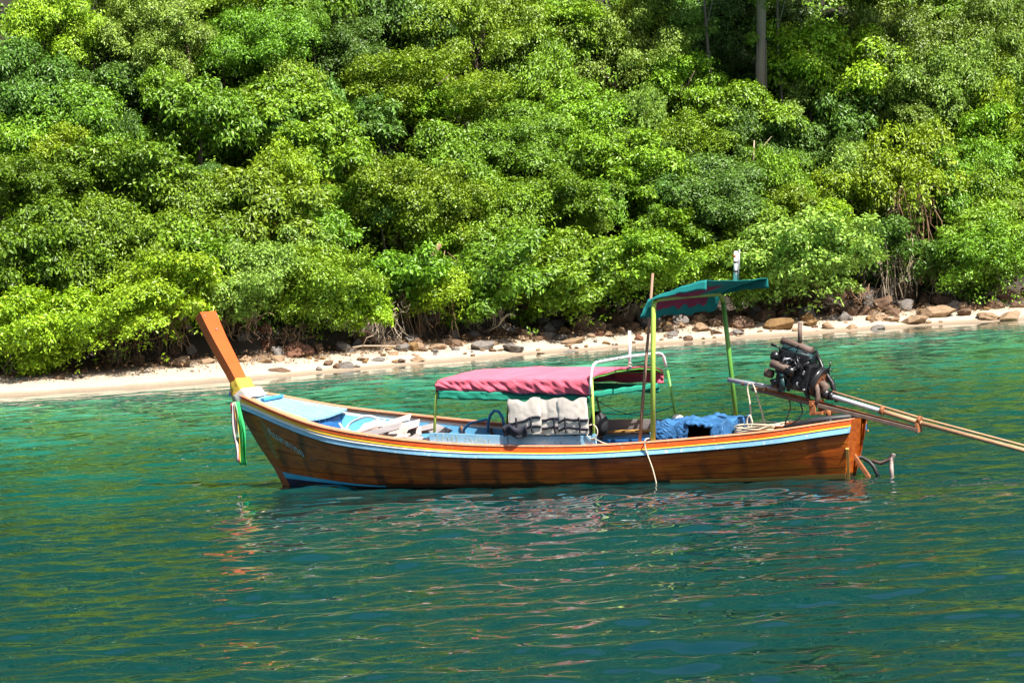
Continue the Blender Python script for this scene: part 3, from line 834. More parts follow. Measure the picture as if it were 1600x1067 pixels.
def make_rocks():
    g = random.Random(3)
    meshes = [rock_mesh(40 + i) for i in range(9)]
    items = []
    cw = {'tan': 'tan', 'brown': 'dark brown', 'red': 'reddish brown', 'grey': 'grey', 'gold': 'golden brown'}

    def rock(x, y, z, r, q, k):
        o = bpy.data.objects.new("rock", g.choice(meshes)); C.objects.link(o)
        o.location = (x, y, z + r * q * 0.35)
        o.scale = (r, r * g.uniform(0.75, 1.1), max(r * q, 0.04))
        o.rotation_euler = (g.uniform(-0.2, 0.2), g.uniform(-0.2, 0.2), g.uniform(0, 6.28) if q > 0.5 else g.choice([0, math.pi]) + g.uniform(-0.4, 0.4))
        o.material_slots[0].link = 'OBJECT'; o.material_slots[0].material = M['rock_' + k]
        return o
    for (x, y, z, r, q, k) in ROCKS:
        o = rock(x, y, z, r, q, k)
        tag(o, None, "rock", "rocks along the beach")
        size = 'large' if r > 0.36 else ('medium' if r > 0.22 else 'small')
        s = y - float(shore(x))
        where = 'at the waterline' if s < 0.9 else ('on the sand' if s < 2.6 else 'below the overhanging jungle')
        items.append((o, f"{size} {cw[k]} rock {where} {column(x)}", x))
    ordinal_labels(items)
    # back row of dark boulders under the overhang and a scatter of small stones
    items = []
    for i in range(76):
        x = g.uniform(-1, 18) if i < 54 else g.uniform(-15, -1)
        s = g.uniform(3.9, 5.8); y = float(shore(x)) + s
        k = g.choice(['brown', 'brown', 'grey', 'red'])
        o = rock(x, y, float(zs(s)), g.uniform(0.2, 0.42) if i < 54 else g.uniform(0.18, 0.3), g.uniform(0.6, 0.95), k)
        tag(o, None, "boulder", "shaded boulders under the overhang")
        items.append((o, f"shaded {cw[k]} boulder under the overhang {column(x)}", x))
    for i in range(70):
        x = g.uniform(-3.5, 18)
        s = g.uniform(2.3, 4.3) if x < 9 else g.uniform(1.4, 4.0)
        y = float(shore(x)) + s
        k = g.choice(['brown', 'tan', 'grey', 'tan', 'gold', 'brown'])
        o = rock(x, y, float(zs(s)), g.uniform(0.12, 0.27), g.uniform(0.4, 0.75), k)
        tag(o, None, "rock", "rocks along the beach")
        items.append((o, f"half buried {cw[k]} rock in the rock band {column(x)}", x))
    for i in range(150):
        x = g.triangular(-15.5, 17.8, 9) if i % 3 else g.uniform(-6, 1)
        s = g.uniform(0.4, 3.8) if x > -6 else g.uniform(2.2, 3.8)
        y = float(shore(x)) + s
        k = g.choice(['brown', 'tan', 'grey', 'tan', 'gold'])
        o = rock(x, y, float(zs(s)), g.uniform(0.05, 0.14), g.uniform(0.3, 0.6), k)
        tag(o, None, "stone", "small stones on the sand")
        items.append((o, f"small loose {cw[k]} stone on the sand {column(x)}", x))
    ordinal_labels(items)


make_rocks()


def make_litter():
    g = np.random.default_rng(61)
    n = 1500
    x = g.uniform(-16, 18.5, n); s = 1.6 + 2.8 * g.random(n) ** 0.6
    P = np.stack([x, shore(x) + s, zs(s) + 0.03 + 0.02 * g.random(n)], -1)
    A = norm(np.stack([g.normal(0, 0.3, n), g.normal(0, 0.3, n), 1 + 0 * x], -1))
    V, F, val = leaves(P, A, 3, 0.13, 0.06, g, 0.0, 0.09)
    m = leaf_mat("dry_leaf", (0.07, 0.04, 0.02), (0.24, 0.15, 0.07), trans=0.05)
    tag(link("leaf_litter", arr_mesh("leaf_litter", V, F, False, {"leafv": val}), m), "dry brown leaf litter strewn on the upper sand", "leaf litter", None, 'stuff')


make_litter()

# ------------------------------------------------------------------ the boat
def hull_wood():
    m, nt, b = new_mat("varnished_hull_wood")
    tc = nd(nt, "ShaderNodeTexCoord")
    mp = nd(nt, "ShaderNodeMapping"); mp.inputs["Scale"].default_value = (0.5, 3.0, 5.0)
    nt.links.new(tc.outputs["Object"], mp.inputs[0])
    n1 = nd(nt, "ShaderNodeTexNoise", Scale=2.2, Detail=8.0, Roughness=0.65, Distortion=0.6)
    nt.links.new(mp.outputs[0], n1.inputs["Vector"])
    rp = ramp(nt, [(0.25, (0.13, 0.022, 0.004)), (0.5, (0.38, 0.078, 0.008)), (0.72, (0.54, 0.145, 0.012)), (0.9, (0.66, 0.24, 0.03))])
    nt.links.new(n1.outputs["Fac"], rp.inputs[0])
    # dark stains along the frames behind the planks
    sx = nd(nt, "ShaderNodeSeparateXYZ"); nt.links.new(tc.outputs["Object"], sx.inputs[0])
    n2 = nd(nt, "ShaderNodeTexNoise", Scale=3.0, Detail=5.0, Roughness=0.7); nt.links.new(tc.outputs["Object"], n2.inputs["Vector"])
    ml = nd(nt, "ShaderNodeMath", operation='MULTIPLY_ADD'); ml.inputs[1].default_value = 0.42
    nt.links.new(n2.outputs["Fac"], ml.inputs[0]); nt.links.new(sx.outputs[0], ml.inputs[2])
    wv = nd(nt, "ShaderNodeMath", operation='PINGPONG'); wv.inputs[1].default_value = 0.29
    nt.links.new(ml.outputs[0], wv.inputs[0])
    rs = ramp(nt, [(0.0, (1, 1, 1)), (0.055, (0.75, 0.75, 0.75)), (0.11, (0, 0, 0))])
    nt.links.new(wv.outputs[0], rs.inputs[0])
    n3 = nd(nt, "ShaderNodeTexNoise", Scale=1.6, Detail=3.0); nt.links.new(tc.outputs["Object"], n3.inputs["Vector"])
    r3 = ramp(nt, [(0.38, (0.0, 0.0, 0.0)), (0.6, (0.78, 0.78, 0.78))]); nt.links.new(n3.outputs["Fac"], r3.inputs[0])
    mu = nd(nt, "ShaderNodeMath", operation='MULTIPLY'); nt.links.new(rs.outputs[0], mu.inputs[0]); nt.links.new(r3.outputs[0], mu.inputs[1])
    mx = nd(nt, "ShaderNodeMix", data_type='RGBA'); nt.links.new(mu.outputs[0], mx.inputs[0])
    nt.links.new(rp.outputs[0], mx.inputs[6]); mx.inputs[7].default_value = (0.035, 0.014, 0.008, 1)
    # wet, weedy band just above the water
    wz = nd(nt, "ShaderNodeMath", operation='MULTIPLY_ADD'); wz.inputs[1].default_value = -0.10
    nt.links.new(n2.outputs["Fac"], wz.inputs[0]); nt.links.new(sx.outputs[2], wz.inputs[2])
    wr = ramp(nt, [(0.0, (1, 1, 1)), (0.03, (0, 0, 0))]); nt.links.new(wz.outputs[0], wr.inputs[0])
    mw = nd(nt, "ShaderNodeMix", data_type='RGBA'); nt.links.new(wr.outputs[0], mw.inputs[0])
    nt.links.new(mx.outputs[2], mw.inputs[6]); mw.inputs[7].default_value = (0.045, 0.028, 0.012, 1)
    nt.links.new(mw.outputs[2], b.inputs["Base Color"])
    b.inputs["Roughness"].default_value = 0.3
    b.inputs["Specular IOR Level"].default_value = 0.4
    bp = nd(nt, "ShaderNodeBump", Strength=0.25, Distance=0.01); nt.links.new(n1.outputs["Fac"], bp.inputs["Height"]); nt.links.new(bp.outputs[0], b.inputs["Normal"])
    return m


M['hull'] = hull_wood()
M['stem'] = paint("stem_wood", (0.26, 0.075, 0.02), 0.45, 0.3, 3.0, (1, 1, 0.5), bump=0.2)
M['prow_red'] = paint("prow_red_paint", (0.50, 0.105, 0.022), 0.38, 0.16, 2.5, worn=(0.62, 0.33, 0.2), worn_amt=-0.06, bump=0.08)
M['orange'] = paint("orange_red_paint", (0.72, 0.10, 0.014), 0.42, 0.2, 4.0, worn=(0.62, 0.22, 0.11), worn_amt=0.03, bump=0.1)
M['salmon'] = paint("salmon_sunlit_paint", (0.66, 0.26, 0.14), 0.5, 0.2, 4.0, worn=(0.7, 0.5, 0.38), worn_amt=0.02, bump=0.1)  # rail-top tone: pinkish sunlight mixed into the faded colour, reused for inner trim
M['yellow'] = paint("yellow_paint", (0.80, 0.46, 0.03), 0.45, 0.12, 4.0, worn=(0.8, 0.6, 0.3), worn_amt=-0.03, bump=0.08)
M['white'] = paint("white_paint", (0.78, 0.76, 0.70), 0.45, 0.1, 4.0, bump=0.08)
M['sky_blue'] = paint("sky_blue_paint", (0.25, 0.52, 0.74), 0.45, 0.18, 3.0, worn=(0.58, 0.64, 0.66), worn_amt=0.05, bump=0.1)
M['mid_blue'] = paint("mid_blue_paint", (0.06, 0.30, 0.62), 0.45, 0.2, 3.0, worn=(0.4, 0.55, 0.65), worn_amt=-0.02, bump=0.1)
M['deep_blue'] = paint("deep_blue_paint", (0.02, 0.12, 0.34), 0.45, 0.25, 3.0, bump=0.1)
M['inner_blue'] = paint("inner_blue_paint", (0.13, 0.41, 0.68), 0.45, 0.18, 3.0, worn=(0.4, 0.55, 0.62), worn_amt=0.0, bump=0.1)
M['cyan'] = paint("cyan_paint", (0.05, 0.42, 0.66), 0.45, 0.2, 3.0, bump=0.1)
M['navy'] = paint("navy_edge", (0.015, 0.02, 0.05), 0.5, 0.3, 3.0, bump=0.1)
M['pale_deck'] = paint("pale_deck_paint", (0.21, 0.40, 0.56), 0.5, 0.14, 2.0, (0.4, 3, 1), worn=(0.62, 0.64, 0.62), worn_amt=0.02, bump=0.12)
M['inner_wood'] = paint("inner_wood", (0.17, 0.085, 0.05), 0.7, 0.35, 3.0, (0.4, 2, 2), bump=0.3)
M['grey_wood'] = paint("grey_wood", (0.28, 0.25, 0.25), 0.75, 0.25, 3.0, (0.3, 2, 3), bump=0.3)
M['pale_wood'] = paint("pale_wood", (0.60, 0.47, 0.41), 0.75, 0.25, 4.0, (0.4, 2, 2), worn=(0.38, 0.28, 0.25), worn_amt=0.02, bump=0.3)
M['ochre_wood'] = paint("ochre_wood", (0.45, 0.24, 0.06), 0.6, 0.25, 3.0, (0.4, 2, 2), bump=0.2)
M['pole_wood'] = paint("pole_wood", (0.30, 0.18, 0.12), 0.75, 0.3, 4.0, (1, 1, 0.4), bump=0.3)
M['lime_pipe'] = paint("lime_green_pipe", (0.42, 0.58, 0.10), 0.4, 0.15, 4.0, worn=(0.5, 0.5, 0.3), worn_amt=-0.02, bump=0.08)
M['green_pipe'] = paint("green_pipe", (0.13, 0.36, 0.06), 0.4, 0.2, 4.0, bump=0.08)
M['white_pipe'] = paint("white_pipe", (0.72, 0.72, 0.72), 0.35, 0.1, 4.0, worn=(0.35, 0.25, 0.18), worn_amt=-0.06, bump=0.05)
M['rope'] = paint("rope", (0.58, 0.50, 0.38), 0.9, 0.2, 30.0, bump=0.4, bscale=80)
M['white_hose'] = paint("white_hose", (0.62, 0.60, 0.58), 0.5, 0.15, 8.0, bump=0.05)
M['black'] = paint("black_rubber", (0.02, 0.02, 0.022), 0.5, 0.3, 6.0, bump=0.15)
M['engine_black'] = paint("engine_black", (0.010, 0.010, 0.012), 0.34, 0.5, 8.0, worn=(0.10, 0.06, 0.04), worn_amt=0.0, bump=0.4, spec=0.5)
M['engine_teal'] = paint("engine_teal", (0.012, 0.045, 0.05), 0.4, 0.4, 8.0, worn=(0.03, 0.03, 0.03), worn_amt=0.06, bump=0.3)
M['rust'] = paint("rusty_steel", (0.30, 0.11, 0.04), 0.75, 0.4, 10.0, worn=(0.12, 0.05, 0.03), worn_amt=0.05, bump=0.5)
M['rust_pale'] = paint("rusty_pale_pipe", (0.46, 0.27, 0.15), 0.6, 0.35, 7.0, (0.5, 2, 2), worn=(0.22, 0.10, 0.06), worn_amt=0.05, bump=0.3)
M['steel'] = paint("worn_grey_steel", (0.36, 0.37, 0.41), 0.42, 0.25, 6.0, (0.6, 2, 2), worn=(0.25, 0.13, 0.08), worn_amt=0.0, bump=0.2, metal=0.35)
M['exhaust'] = paint("exhaust_brown", (0.125, 0.085, 0.07), 0.7, 0.35, 9.0, worn=(0.3, 0.17, 0.1), worn_amt=0.03, bump=0.4)


def cloth(name, col, var=0.12, scale=5.0, trans=0.15, worn=None, wa=0.0, rough=0.8):
    m = paint(name, col, rough, var, scale, worn=worn, worn_amt=wa, bump=0.2, bscale=60, spec=0.2)
    nt = m.node_tree; b = nt.nodes["Principled BSDF"]
    tr = nd(nt, "ShaderNodeBsdfTranslucent")
    src = b.inputs["Base Color"].links[0].from_socket
    nt.links.new(src, tr.inputs["Color"])
    ms = nd(nt, "ShaderNodeMixShader"); ms.inputs[0].default_value = trans
    nt.links.new(b.outputs[0], ms.inputs[1]); nt.links.new(tr.outputs[0], ms.inputs[2])
    nt.links.new(ms.outputs[0], nt.nodes["Material Output"].inputs["Surface"])
    return m


M['pink_cloth'] = cloth("pink_canvas", (0.74, 0.14, 0.205), 0.14, 3.0, 0.04, worn=(0.76, 0.28, 0.34), wa=0.0)
M['teal_cloth'] = cloth("teal_cloth", (0.02, 0.27, 0.26), 0.25, 3.0, 0.2)
M['green_cloth'] = cloth("green_net_cloth", (0.03, 0.33, 0.22), 0.2, 6.0, 0.25)
M['wine_cloth'] = cloth("wine_pink_cloth", (0.36, 0.06, 0.13), 0.3, 5.0, 0.2)
M['beige_cloth'] = cloth("beige_vest_cloth", (0.82, 0.73, 0.65), 0.12, 6.0, 0.05)
M['dark_strap'] = cloth("dark_strap", (0.035, 0.035, 0.05), 0.3, 8.0, 0.0)
M['tarp'] = cloth("blue_tarpaulin", (0.045, 0.15, 0.34), 0.45, 5.0, 0.1, worn=(0.30, 0.42, 0.52), wa=-0.04, rough=0.42)
M['ribbon_green'] = cloth("ribbon_green", (0.07, 0.75, 0.22), 0.1, 5.0, 0.35)
M['ribbon_pale'] = cloth("ribbon_pale_green", (0.45, 0.75, 0.45), 0.1, 5.0, 0.35)
M['ribbon_pink'] = cloth("ribbon_pink", (0.72, 0.10, 0.18), 0.15, 5.0, 0.3)
M['ribbon_white'] = cloth("ribbon_white", (0.8, 0.72, 0.70), 0.08, 5.0, 0.3)
M['yellow_cloth'] = cloth("yellow_cloth", (0.80, 0.55, 0.08), 0.1, 6.0, 0.2)
M['white_cloth'] = cloth("white_cloth", (0.80, 0.74, 0.68), 0.08, 6.0, 0.2)

BOAT_O = (5.0427, 54.3634, 0.0)
BOAT_RZ = R(149)
boat = empty("longtail_boat", BOAT_O, BOAT_RZ)
tag(boat, "long wooden longtail boat with tall red prow and pink canopy", "boat")


def P(u, v, w):
    """u forward from the stern, v away from the camera side, w up from the water"""
    return Vector((u, -v, w))


def smooth_tab(us, vs, n=400, win=25):
    x = np.linspace(us[0], us[-1], n); y = np.interp(x, us, vs)
    pad = np.concatenate([2 * y[0] - y[1:win + 1][::-1], y, 2 * y[-1] - y[-win - 1:-1][::-1]])
    k = np.hanning(2 * win + 1); k /= k.sum()
    y = np.convolve(pad, k, 'valid')
    return x, y


SL = 11.45
_us = np.array([-.2, .3, .8, 1.3, 1.8, 2.3, 2.8, 3.3, 3.8, 4.3, 4.8, 5.3, 5.8, 6.3, 6.8, 7.3, 7.8, 8.3, 8.8, 9.3, 9.8, 10.3, 10.8, 11.25])
_sh = smooth_tab((_us + .2) / SL, [.876, .823, .767, .726, .699, .674, .651, .631, .617, .612, .617, .629, .646, .667, .698, .738, .785, .842, .905, .985, 1.10, 1.25, 1.43, 1.57], win=10)
_hs = smooth_tab((np.array([-.2, 0, 1, 2.5, 4, 6, 7.5, 8.5, 9.5, 10.3, 10.9, 11.25]) + .2) / SL, [.52, .55, .8, 1.02, 1.15, 1.2, 1.12, .98, .75, .46, .24, .11], win=18)
_hw = smooth_tab(np.array([0, 1.2, 2.2, 3.1, 4.2, 6.5, 8.4, 9.76, 10.35]) / 10.35, [.43, .58, .80, 1.0, 1.1, 1.06, .74, .27, .03], win=18)
_dw = smooth_tab((np.array([-.2, 2.5, 6, 9, 10.5, 11.25]) + .2) / SL, [0, 0, .10, .16, .10, 0], win=25)


def sheer(s, far=False):
    return float(np.interp(s, *_sh)) + (float(np.interp(s, *_dw)) if far else 0.0)


def hsheer(s): return float(np.interp(s, *_hs))
def hwater(s): return max(0.03, float(np.interp(s, *_hw)))
def u_stern(w): return -0.23 * w
def u_stem(w): return float(np.interp(w, [-.3, 0, .22, .7, 1.15, 1.38, 1.6, 1.8], [10.1, 10.33, 10.43, 10.78, 11.06, 11.2, 11.27, 11.3]))
def s_of(u, w): return min(1, max(0, (u - u_stern(w)) / (u_stem(w) - u_stern(w))))


def hb(s, fr):
    a, b = hwater(s), hsheer(s)
    if fr < 0:
        return max(0.02, a * (1 + fr * 0.9))
    return a + (b - a) * fr + 0.05 * math.sin(math.pi * min(1, fr)) * min(1, (1 - s) * 6)


def stern_cut(s, side):
    """the far quarter pulls in towards the narrow stern"""
    u = s * SL
    return 0.52 * max(0.0, 1 - u / 2.4) ** 1.4 if side > 0 else 0.0


def hull_pt(s, fr, side, off=0.0):
    """side -1 near, +1 far; off outward"""
    w = fr * sheer(s, side > 0) if fr >= 0 else fr * 0.3
    u = u_stern(w) + (u_stem(w) - u_stern(w)) * s
    return P(u, side * (hb(s, fr) - stern_cut(s, side) + off), w)


def half_at(u, w):
    s = s_of(u, w)
    return hb(s, w / sheer(s))


def strake(side, f0, f1, mat, name, off=0.0, th=0.03, n=64, s0=0.0, s1=1.0, rows=3):
    mb = MB(); V = []
    for i in range(n):
        s = s0 + (s1 - s0) * i / (n - 1)
        a = f0(s) if callable(f0) else f0; b = f1(s) if callable(f1) else f1
        ring = [hull_pt(s, a + (b - a) * j / rows, side, off) for j in range(rows + 1)]
        ring += [hull_pt(s, b + (a - b) * j / rows, side, off - th) for j in range(rows + 1)]
        V += ring
    k = 2 * (rows + 1)
    F = []
    for i in range(n - 1):
        for j in range(k):
            a, b = i * k + j, i * k + (j + 1) % k
            F.append((a, b, b + k, a + k))
    F.append(tuple(range(k))[::-1]); F.append(tuple((n - 1) * k + j for j in range(k)))
    mb.add(V, F)
    o = mb.build(name, mat, boat)
    me = o.data
    me.polygons.foreach_set("use_smooth", np.ones(len(me.polygons), bool))
    me.set_sharp_from_angle(angle=R(35))
    return o


hull_obj = empty("hull"); hull_obj.parent = boat
for side in (-1, 1):
    ed = [1.0, .80, .60, .40, .20, .0]
    for i in range(5):
        o = strake(side, ed[i] - (0.004 if i else 0), ed[i + 1] + 0.004, M['hull'], "plank", off=0.0 + 0.0035 * (i % 2))
        o.parent = hull_obj
    o = strake(side, -0.003, -1.0, M['hull'], "bottom_plank"); o.parent = hull_obj
# blue boot line and dark waterline band at the bow, thin painted strips
def boot_top(s): return (.028 + .20 * max(0, (s - .76) / .24) ** 1.3) / sheer(s)
def boot_bot(s): return (.012 + .115 * max(0, (s - .76) / .24) ** 1.3) / sheer(s)
o = strake(-1, boot_top, boot_bot, M['cyan'], "boot_stripe", off=0.010, th=0.004, s0=.76, s1=.998, n=40, rows=2)
o.parent = hull_obj; tag(o, "light blue painted stripe along the bow waterline")
o = strake(-1, lambda s: boot_bot(s) - .002, -0.25, M['navy'], "dark_bottom_paint", off=0.0095, th=0.004, s0=.76, s1=.998, n=40, rows=2)
o.parent = hull_obj

# transom
mb = MB()
pn, pf = [], []
for j in range(7):
    fr = -0.6 + 1.6 * j / 6
    pn.append(hull_pt(0.004, fr, -1, -0.005)); pf.append(hull_pt(0.004, fr, 1, -0.005))
V = pn + pf; V2 = [v + Vector((0.05, 0, 0)) for v in V]
mb.add(V + V2, [(j, j + 1, j + 8, j + 7) for j in range(6)] + [(14 + j, 14 + j + 7, 14 + j + 8, 14 + j + 1) for j in range(6)])
mb.build("transom", M['hull'], hull_obj)
o = strake(-1, lambda s: (.075 - .02 * math.sin(s * 9)) / sheer(s), -.02, M['ochre_wood'], "bottom_strip", off=0.012, th=0.006, s0=.0, s1=.26, n=30, rows=2)
o.parent = hull_obj; o['label'] = "ochre strip along the stern waterline"
mb = MB(); mb.beam(hull_pt(0, -.4, -1, .012), hull_pt(0, .52, -1, .012), .05, .05); mb.build("corner_post", M['ochre_wood'], hull_obj, bevel=.006)

# stem timber
mb = MB(); V = []
st = [(-.25, .05), (0, .05), (.3, .05), (.7, .055), (1.1, .06), (1.38, .07), (1.5, .075)]
for w, h in st:
    u = u_stem(w)
    V += [P(u + .07, -h * .55, w - .02), P(u + .07, h * .55, w - .02), P(u - .10, h + .035, w), P(u - .10, -h - .035, w)]
F = []
for i in range(len(st) - 1):
    for j in range(4):
        a, b = i * 4 + j, i * 4 + (j + 1) % 4; F.append((a, b, b + 4, a + 4))
F += [(3, 2, 1, 0), tuple(len(V) - 4 + j for j in range(4))]
mb.add(V, F); mb.build("stem", M['stem'], hull_obj, bevel=.01)

# prow post
mb = MB(); V = []
post = [(10.98, 1.38, .15, .15), (11.04, 1.58, .155, .15), (11.11, 1.75, .16, .155), (11.2, 1.92, .165, .16), (11.3, 2.1, .175, .165), (11.4, 2.28, .185, .165), (11.5, 2.46, .195, .165), (11.61, 2.68, .21, .165), (11.71, 2.9, .225, .165)]
def post_ring(u, w, h, t, e=0.0):
    fu, fw = .87 * t, -.5 * t
    return [P(u - e * .87, -h - e, w + e * .5), P(u - e * .87, h + e, w + e * .5), P(u + fu + e * .87, h * .82 + e, w + fw - e * .5), P(u + fu + e * .87, -h * .82 - e, w + fw - e * .5)]
for q in post: V += post_ring(*q)
F = []
for i in range(len(post) - 1):
    for j in range(4):
        a, b = i * 4 + j, i * 4 + (j + 1) % 4; F.append((a, b, b + 4, a + 4))
F += [(3, 2, 1, 0), tuple(len(V) - 4 + j for j in range(4))]
mb.add(V, F); o = mb.build("prow_post", M['prow_red'], boat, bevel=.008)
for (du, dw_, v) in ((0, 0, -.17), (0, 0, .17), (-.12, -.23, -.02)):
    mb = MB(); c0 = P(11.67 + du, v, 2.83 + dw_); mb.cyl(c0 + Vector((.01, 0, -.005)), c0 + Vector((-.012, 0, .007)), .010, 10); mb.build("bolt", M['steel'], o)

# cloth sash wound round the foot of the post
def wrap(name, rows, mat, e0):
    mb = MB(); V = []; n = 0
    for (u, w, h, t, e) in rows:
        rr = post_ring(u, w, h, t, e)
        ring = []
        for j in range(4):
            a, b = rr[j], rr[(j + 1) % 4]
            for k in range(5):
                p = a.lerp(b, k / 5)
                ring.append(p + Vector((random.uniform(-1, 1), random.uniform(-1, 1), random.uniform(-1, 1))) * .006)
        V += ring; n = len(ring)
    F = []
    for i in range(len(rows) - 1):
        for j in range(n):
            a, b = i * n + j, i * n + (j + 1) % n; F.append((a, b, b + n, a + n))
    mb.add(V, F, True)
    return mb.build(name, mat, boat)
sash_y = wrap("sash", [(11.11, 1.78, .16, .155, .012), (11.08, 1.71, .16, .155, .034), (11.06, 1.66, .16, .155, .03), (11.03, 1.60, .16, .16, .05), (10.99, 1.52, .165, .17, .05), (10.97, 1.47, .16, .17, .04)], M['yellow_cloth'], 0)
tag(sash_y, "yellow cloth sash tied round the prow post")
sash_w = wrap("sash", [(11.01, 1.59, .165, .155, .058), (10.95, 1.57, .185, .18, .06), (10.90, 1.52, .2, .22, .05), (10.78, 1.46, .22, .26, .045)], M['white_cloth'], 0)
tag(sash_w, "white cloth sash spread over the bow tip")
mb = MB(); mb.beam(P(11.08, -.16, 1.47), P(11.33, -.05, 1.53), .05, .09); mb.beam(P(11.08, .16, 1.47), P(11.33, .05, 1.53), .05, .09); mb.build("bow_tip", M['mid_blue'], boat, bevel=.01)

# gunwale bands
def bw(s, key):
    t = {'o': [.065, .078, .08, .06, .05], 'y': [.032, .022, .022, .05, .06], 'w': [.004, .004, .008, .045, .055], 'b': [.09, .075, .068, .085, .09]}[key]
    return float(np.interp(s, [0, .25, .5, .82, 1], t))


def band(side, name, d0, d1, out, inn, mat, lab=None, s0=0.0, s1=1.0, n=70, top=None):
    mb = MB(); V = []
    for i in range(n):
        s = s0 + (s1 - s0) * i / (n - 1)
        wS = sheer(s, side > 0); b = hsheer(s) - stern_cut(s, side)
        a0, a1 = d0(s), d1(s)
        u0 = u_stern(wS - a0) + (u_stem(wS - a0) - u_stern(wS - a0)) * s
        u1 = u_stern(wS - a1) + (u_stem(wS - a1) - u_stern(wS - a1)) * s
        b1 = hb(s, (wS - a1) / wS) - stern_cut(s, side); b0 = b if a0 <= 0 else hb(s, (wS - a0) / wS) - stern_cut(s, side)
        V += [P(u0, side * (b0 + out - .004), wS - a0), P(u1, side * (b1 + out + .012), wS - a1), P(u1, side * (b1 - inn), wS - a1), P(u0, side * (b0 - inn), wS - a0)]
    F = []
    for i in range(n - 1):
        for j in range(4):
            a, b = i * 4 + j, i * 4 + (j + 1) % 4; F.append((a, b, b + 4, a + 4))
    F += [(3, 2, 1, 0), tuple(len(V) - 4 + j for j in range(4))]
    mb.add(V, F)
    o = mb.build(name, mat, boat)
    me = o.data
    me.polygons.foreach_set("use_smooth", np.ones(len(me.polygons), bool)); me.set_sharp_from_angle(angle=R(40))
    if lab: o['label'] = lab
    return o


for side in (-1, 1):
    wh = 'near' if side < 0 else 'far'
    band(side, "gunwale_cap", lambda s: -.022, lambda s: -.001, .030, .10, M['salmon'])  # rail top: faded orange, with the sun's brightening put into the salmon colour
    band(side, "gunwale_rail", lambda s: .0, lambda s: bw(s, 'o'), .034, .02, M['orange'], "orange red painted gunwale rail")
    band(side, "trim_strip", lambda s: bw(s, 'o') + .002, lambda s: bw(s, 'o') + bw(s, 'y'), .042, .01, M['yellow'], "yellow painted trim strip")
    band(side, "trim_strip", lambda s: bw(s, 'o') + bw(s, 'y') + .001, lambda s: bw(s, 'o') + bw(s, 'y') + bw(s, 'w'), .048, .01, M['white'], "white painted trim strip")
    band(side, "trim_strip", lambda s: bw(s, 'o') + bw(s, 'y') + bw(s, 'w') + .001, lambda s: bw(s, 'o') + bw(s, 'y') + bw(s, 'w') + bw(s, 'b'), .054, .01, M['sky_blue'] if side < 0 else M['mid_blue'], "light blue painted rubbing strake")
    band(side, "trim_strip", lambda s: bw(s, 'o') + bw(s, 'y') + bw(s, 'w') + bw(s, 'b') + .001, lambda s: bw(s, 'o') + bw(s, 'y') + bw(s, 'w') + bw(s, 'b') + .016, .040, .01, M['navy'], "dark blue lower edge strip")

# inner sides, frames and floor
for side in (-1, 1):
    strake(side, .985, .945, M['salmon'], "inner_trim", off=-.036, th=.02, s0=.02, s1=.885)['label'] = "salmon inner trim strip"
    strake(side, .944, .90, M['white'], "inner_trim", off=-.040, th=.02, s0=.02, s1=.885)['label'] = "cream inner trim strip"
    strake(side, .898, .60, M['inner_blue'], "inner_strake", off=-.045, th=.02, s0=.02, s1=.885)
    strake(side, .595, .12, M['inner_wood'], "inner_lining", off=-.05, th=.015, s0=.02, s1=.885)
    for i in range(17):
        s = .07 + .045 * i
        mb = MB(); pts = [hull_pt(s, f, side, -.07) for f in (.9, .7, .5, .3, .16)]
        mb.tube(pts, .028, 6); mb.build("rib", M['inner_wood'], boat)
for k in range(9):
    v0 = -0.94 + k * .21
    mb = MB(); n = 24; V = []
    for i in range(n):
        u = .25 + 9.1 * i / (n - 1); lim = max(.02, half_at(u, .17) - .07)
        a = min(max(v0, -lim), lim); b = min(max(v0 + .2, -lim), lim)
        V += [P(u, a, .175), P(u, b, .175), P(u, b, .15), P(u, a, .15)]
    F = []
    for i in range(n - 1):
        for j in range(4):
            a, b = i * 4 + j, i * 4 + (j + 1) % 4; F.append((a, b, b + 4, a + 4))
    mb.add(V, F); mb.build("floor_board", M['inner_wood'] if k % 3 else M['grey_wood'], boat)

# fore deck of painted planks, bulkhead under its edge
def deck_pt(u, t, lift=0.0):
    w0 = .9
    for _ in range(6): w0 = sheer(s_of(u, w0))
    s = s_of(u, w0); b = max(.03, hsheer(s) - .085)
    wn, wf = sheer(s), sheer(s, True)
    return P(u, -b + 2 * b * t, wn + (wf - wn) * t - .012 + lift)
def aft_u(t): return 9.42 + .22 * (2 * t - 1) ** 2 * (1 if t < .5 else .2)
for k in range(9):
    mb = MB(); V = []; n = 14
    for i in range(n):
        t0, t1 = k / 9 + .004, (k + 1) / 9 - .004
        row = []
        for t in (t0, t1):
            u = aft_u(t) + (11.02 - aft_u(t)) * i / (n - 1)
            row.append(deck_pt(u, t))
        V += [row[0], row[1], row[1] - Vector((0, 0, .03)), row[0] - Vector((0, 0, .03))]
    F = []
    for i in range(n - 1):
        for j in range(4):
            a, b = i * 4 + j, i * 4 + (j + 1) % 4; F.append((a, b, b + 4, a + 4))
    F += [(3, 2, 1, 0), tuple(len(V) - 4 + j for j in range(4))]
    mb.add(V, F); mb.build("deck_plank", M['pale_deck'] if k else M['yellow'], boat)
def bulk(a, b):
    top = deck_pt(aft_u(a) + .05, a); w = top.z - .03 - b * (top.z - .22)
    u = 9.47 + .1 * abs(2 * a - 1)
    h = min(half_at(u, min(w, .95)) - .06, abs(deck_pt(u, 0).y))
    return P(u, (-1 + 2 * a) * h, w)
mb = MB(); mb.grid(bulk, 14, 7, True)
mb.build("bulkhead", M['deep_blue'], boat, solid=.02)
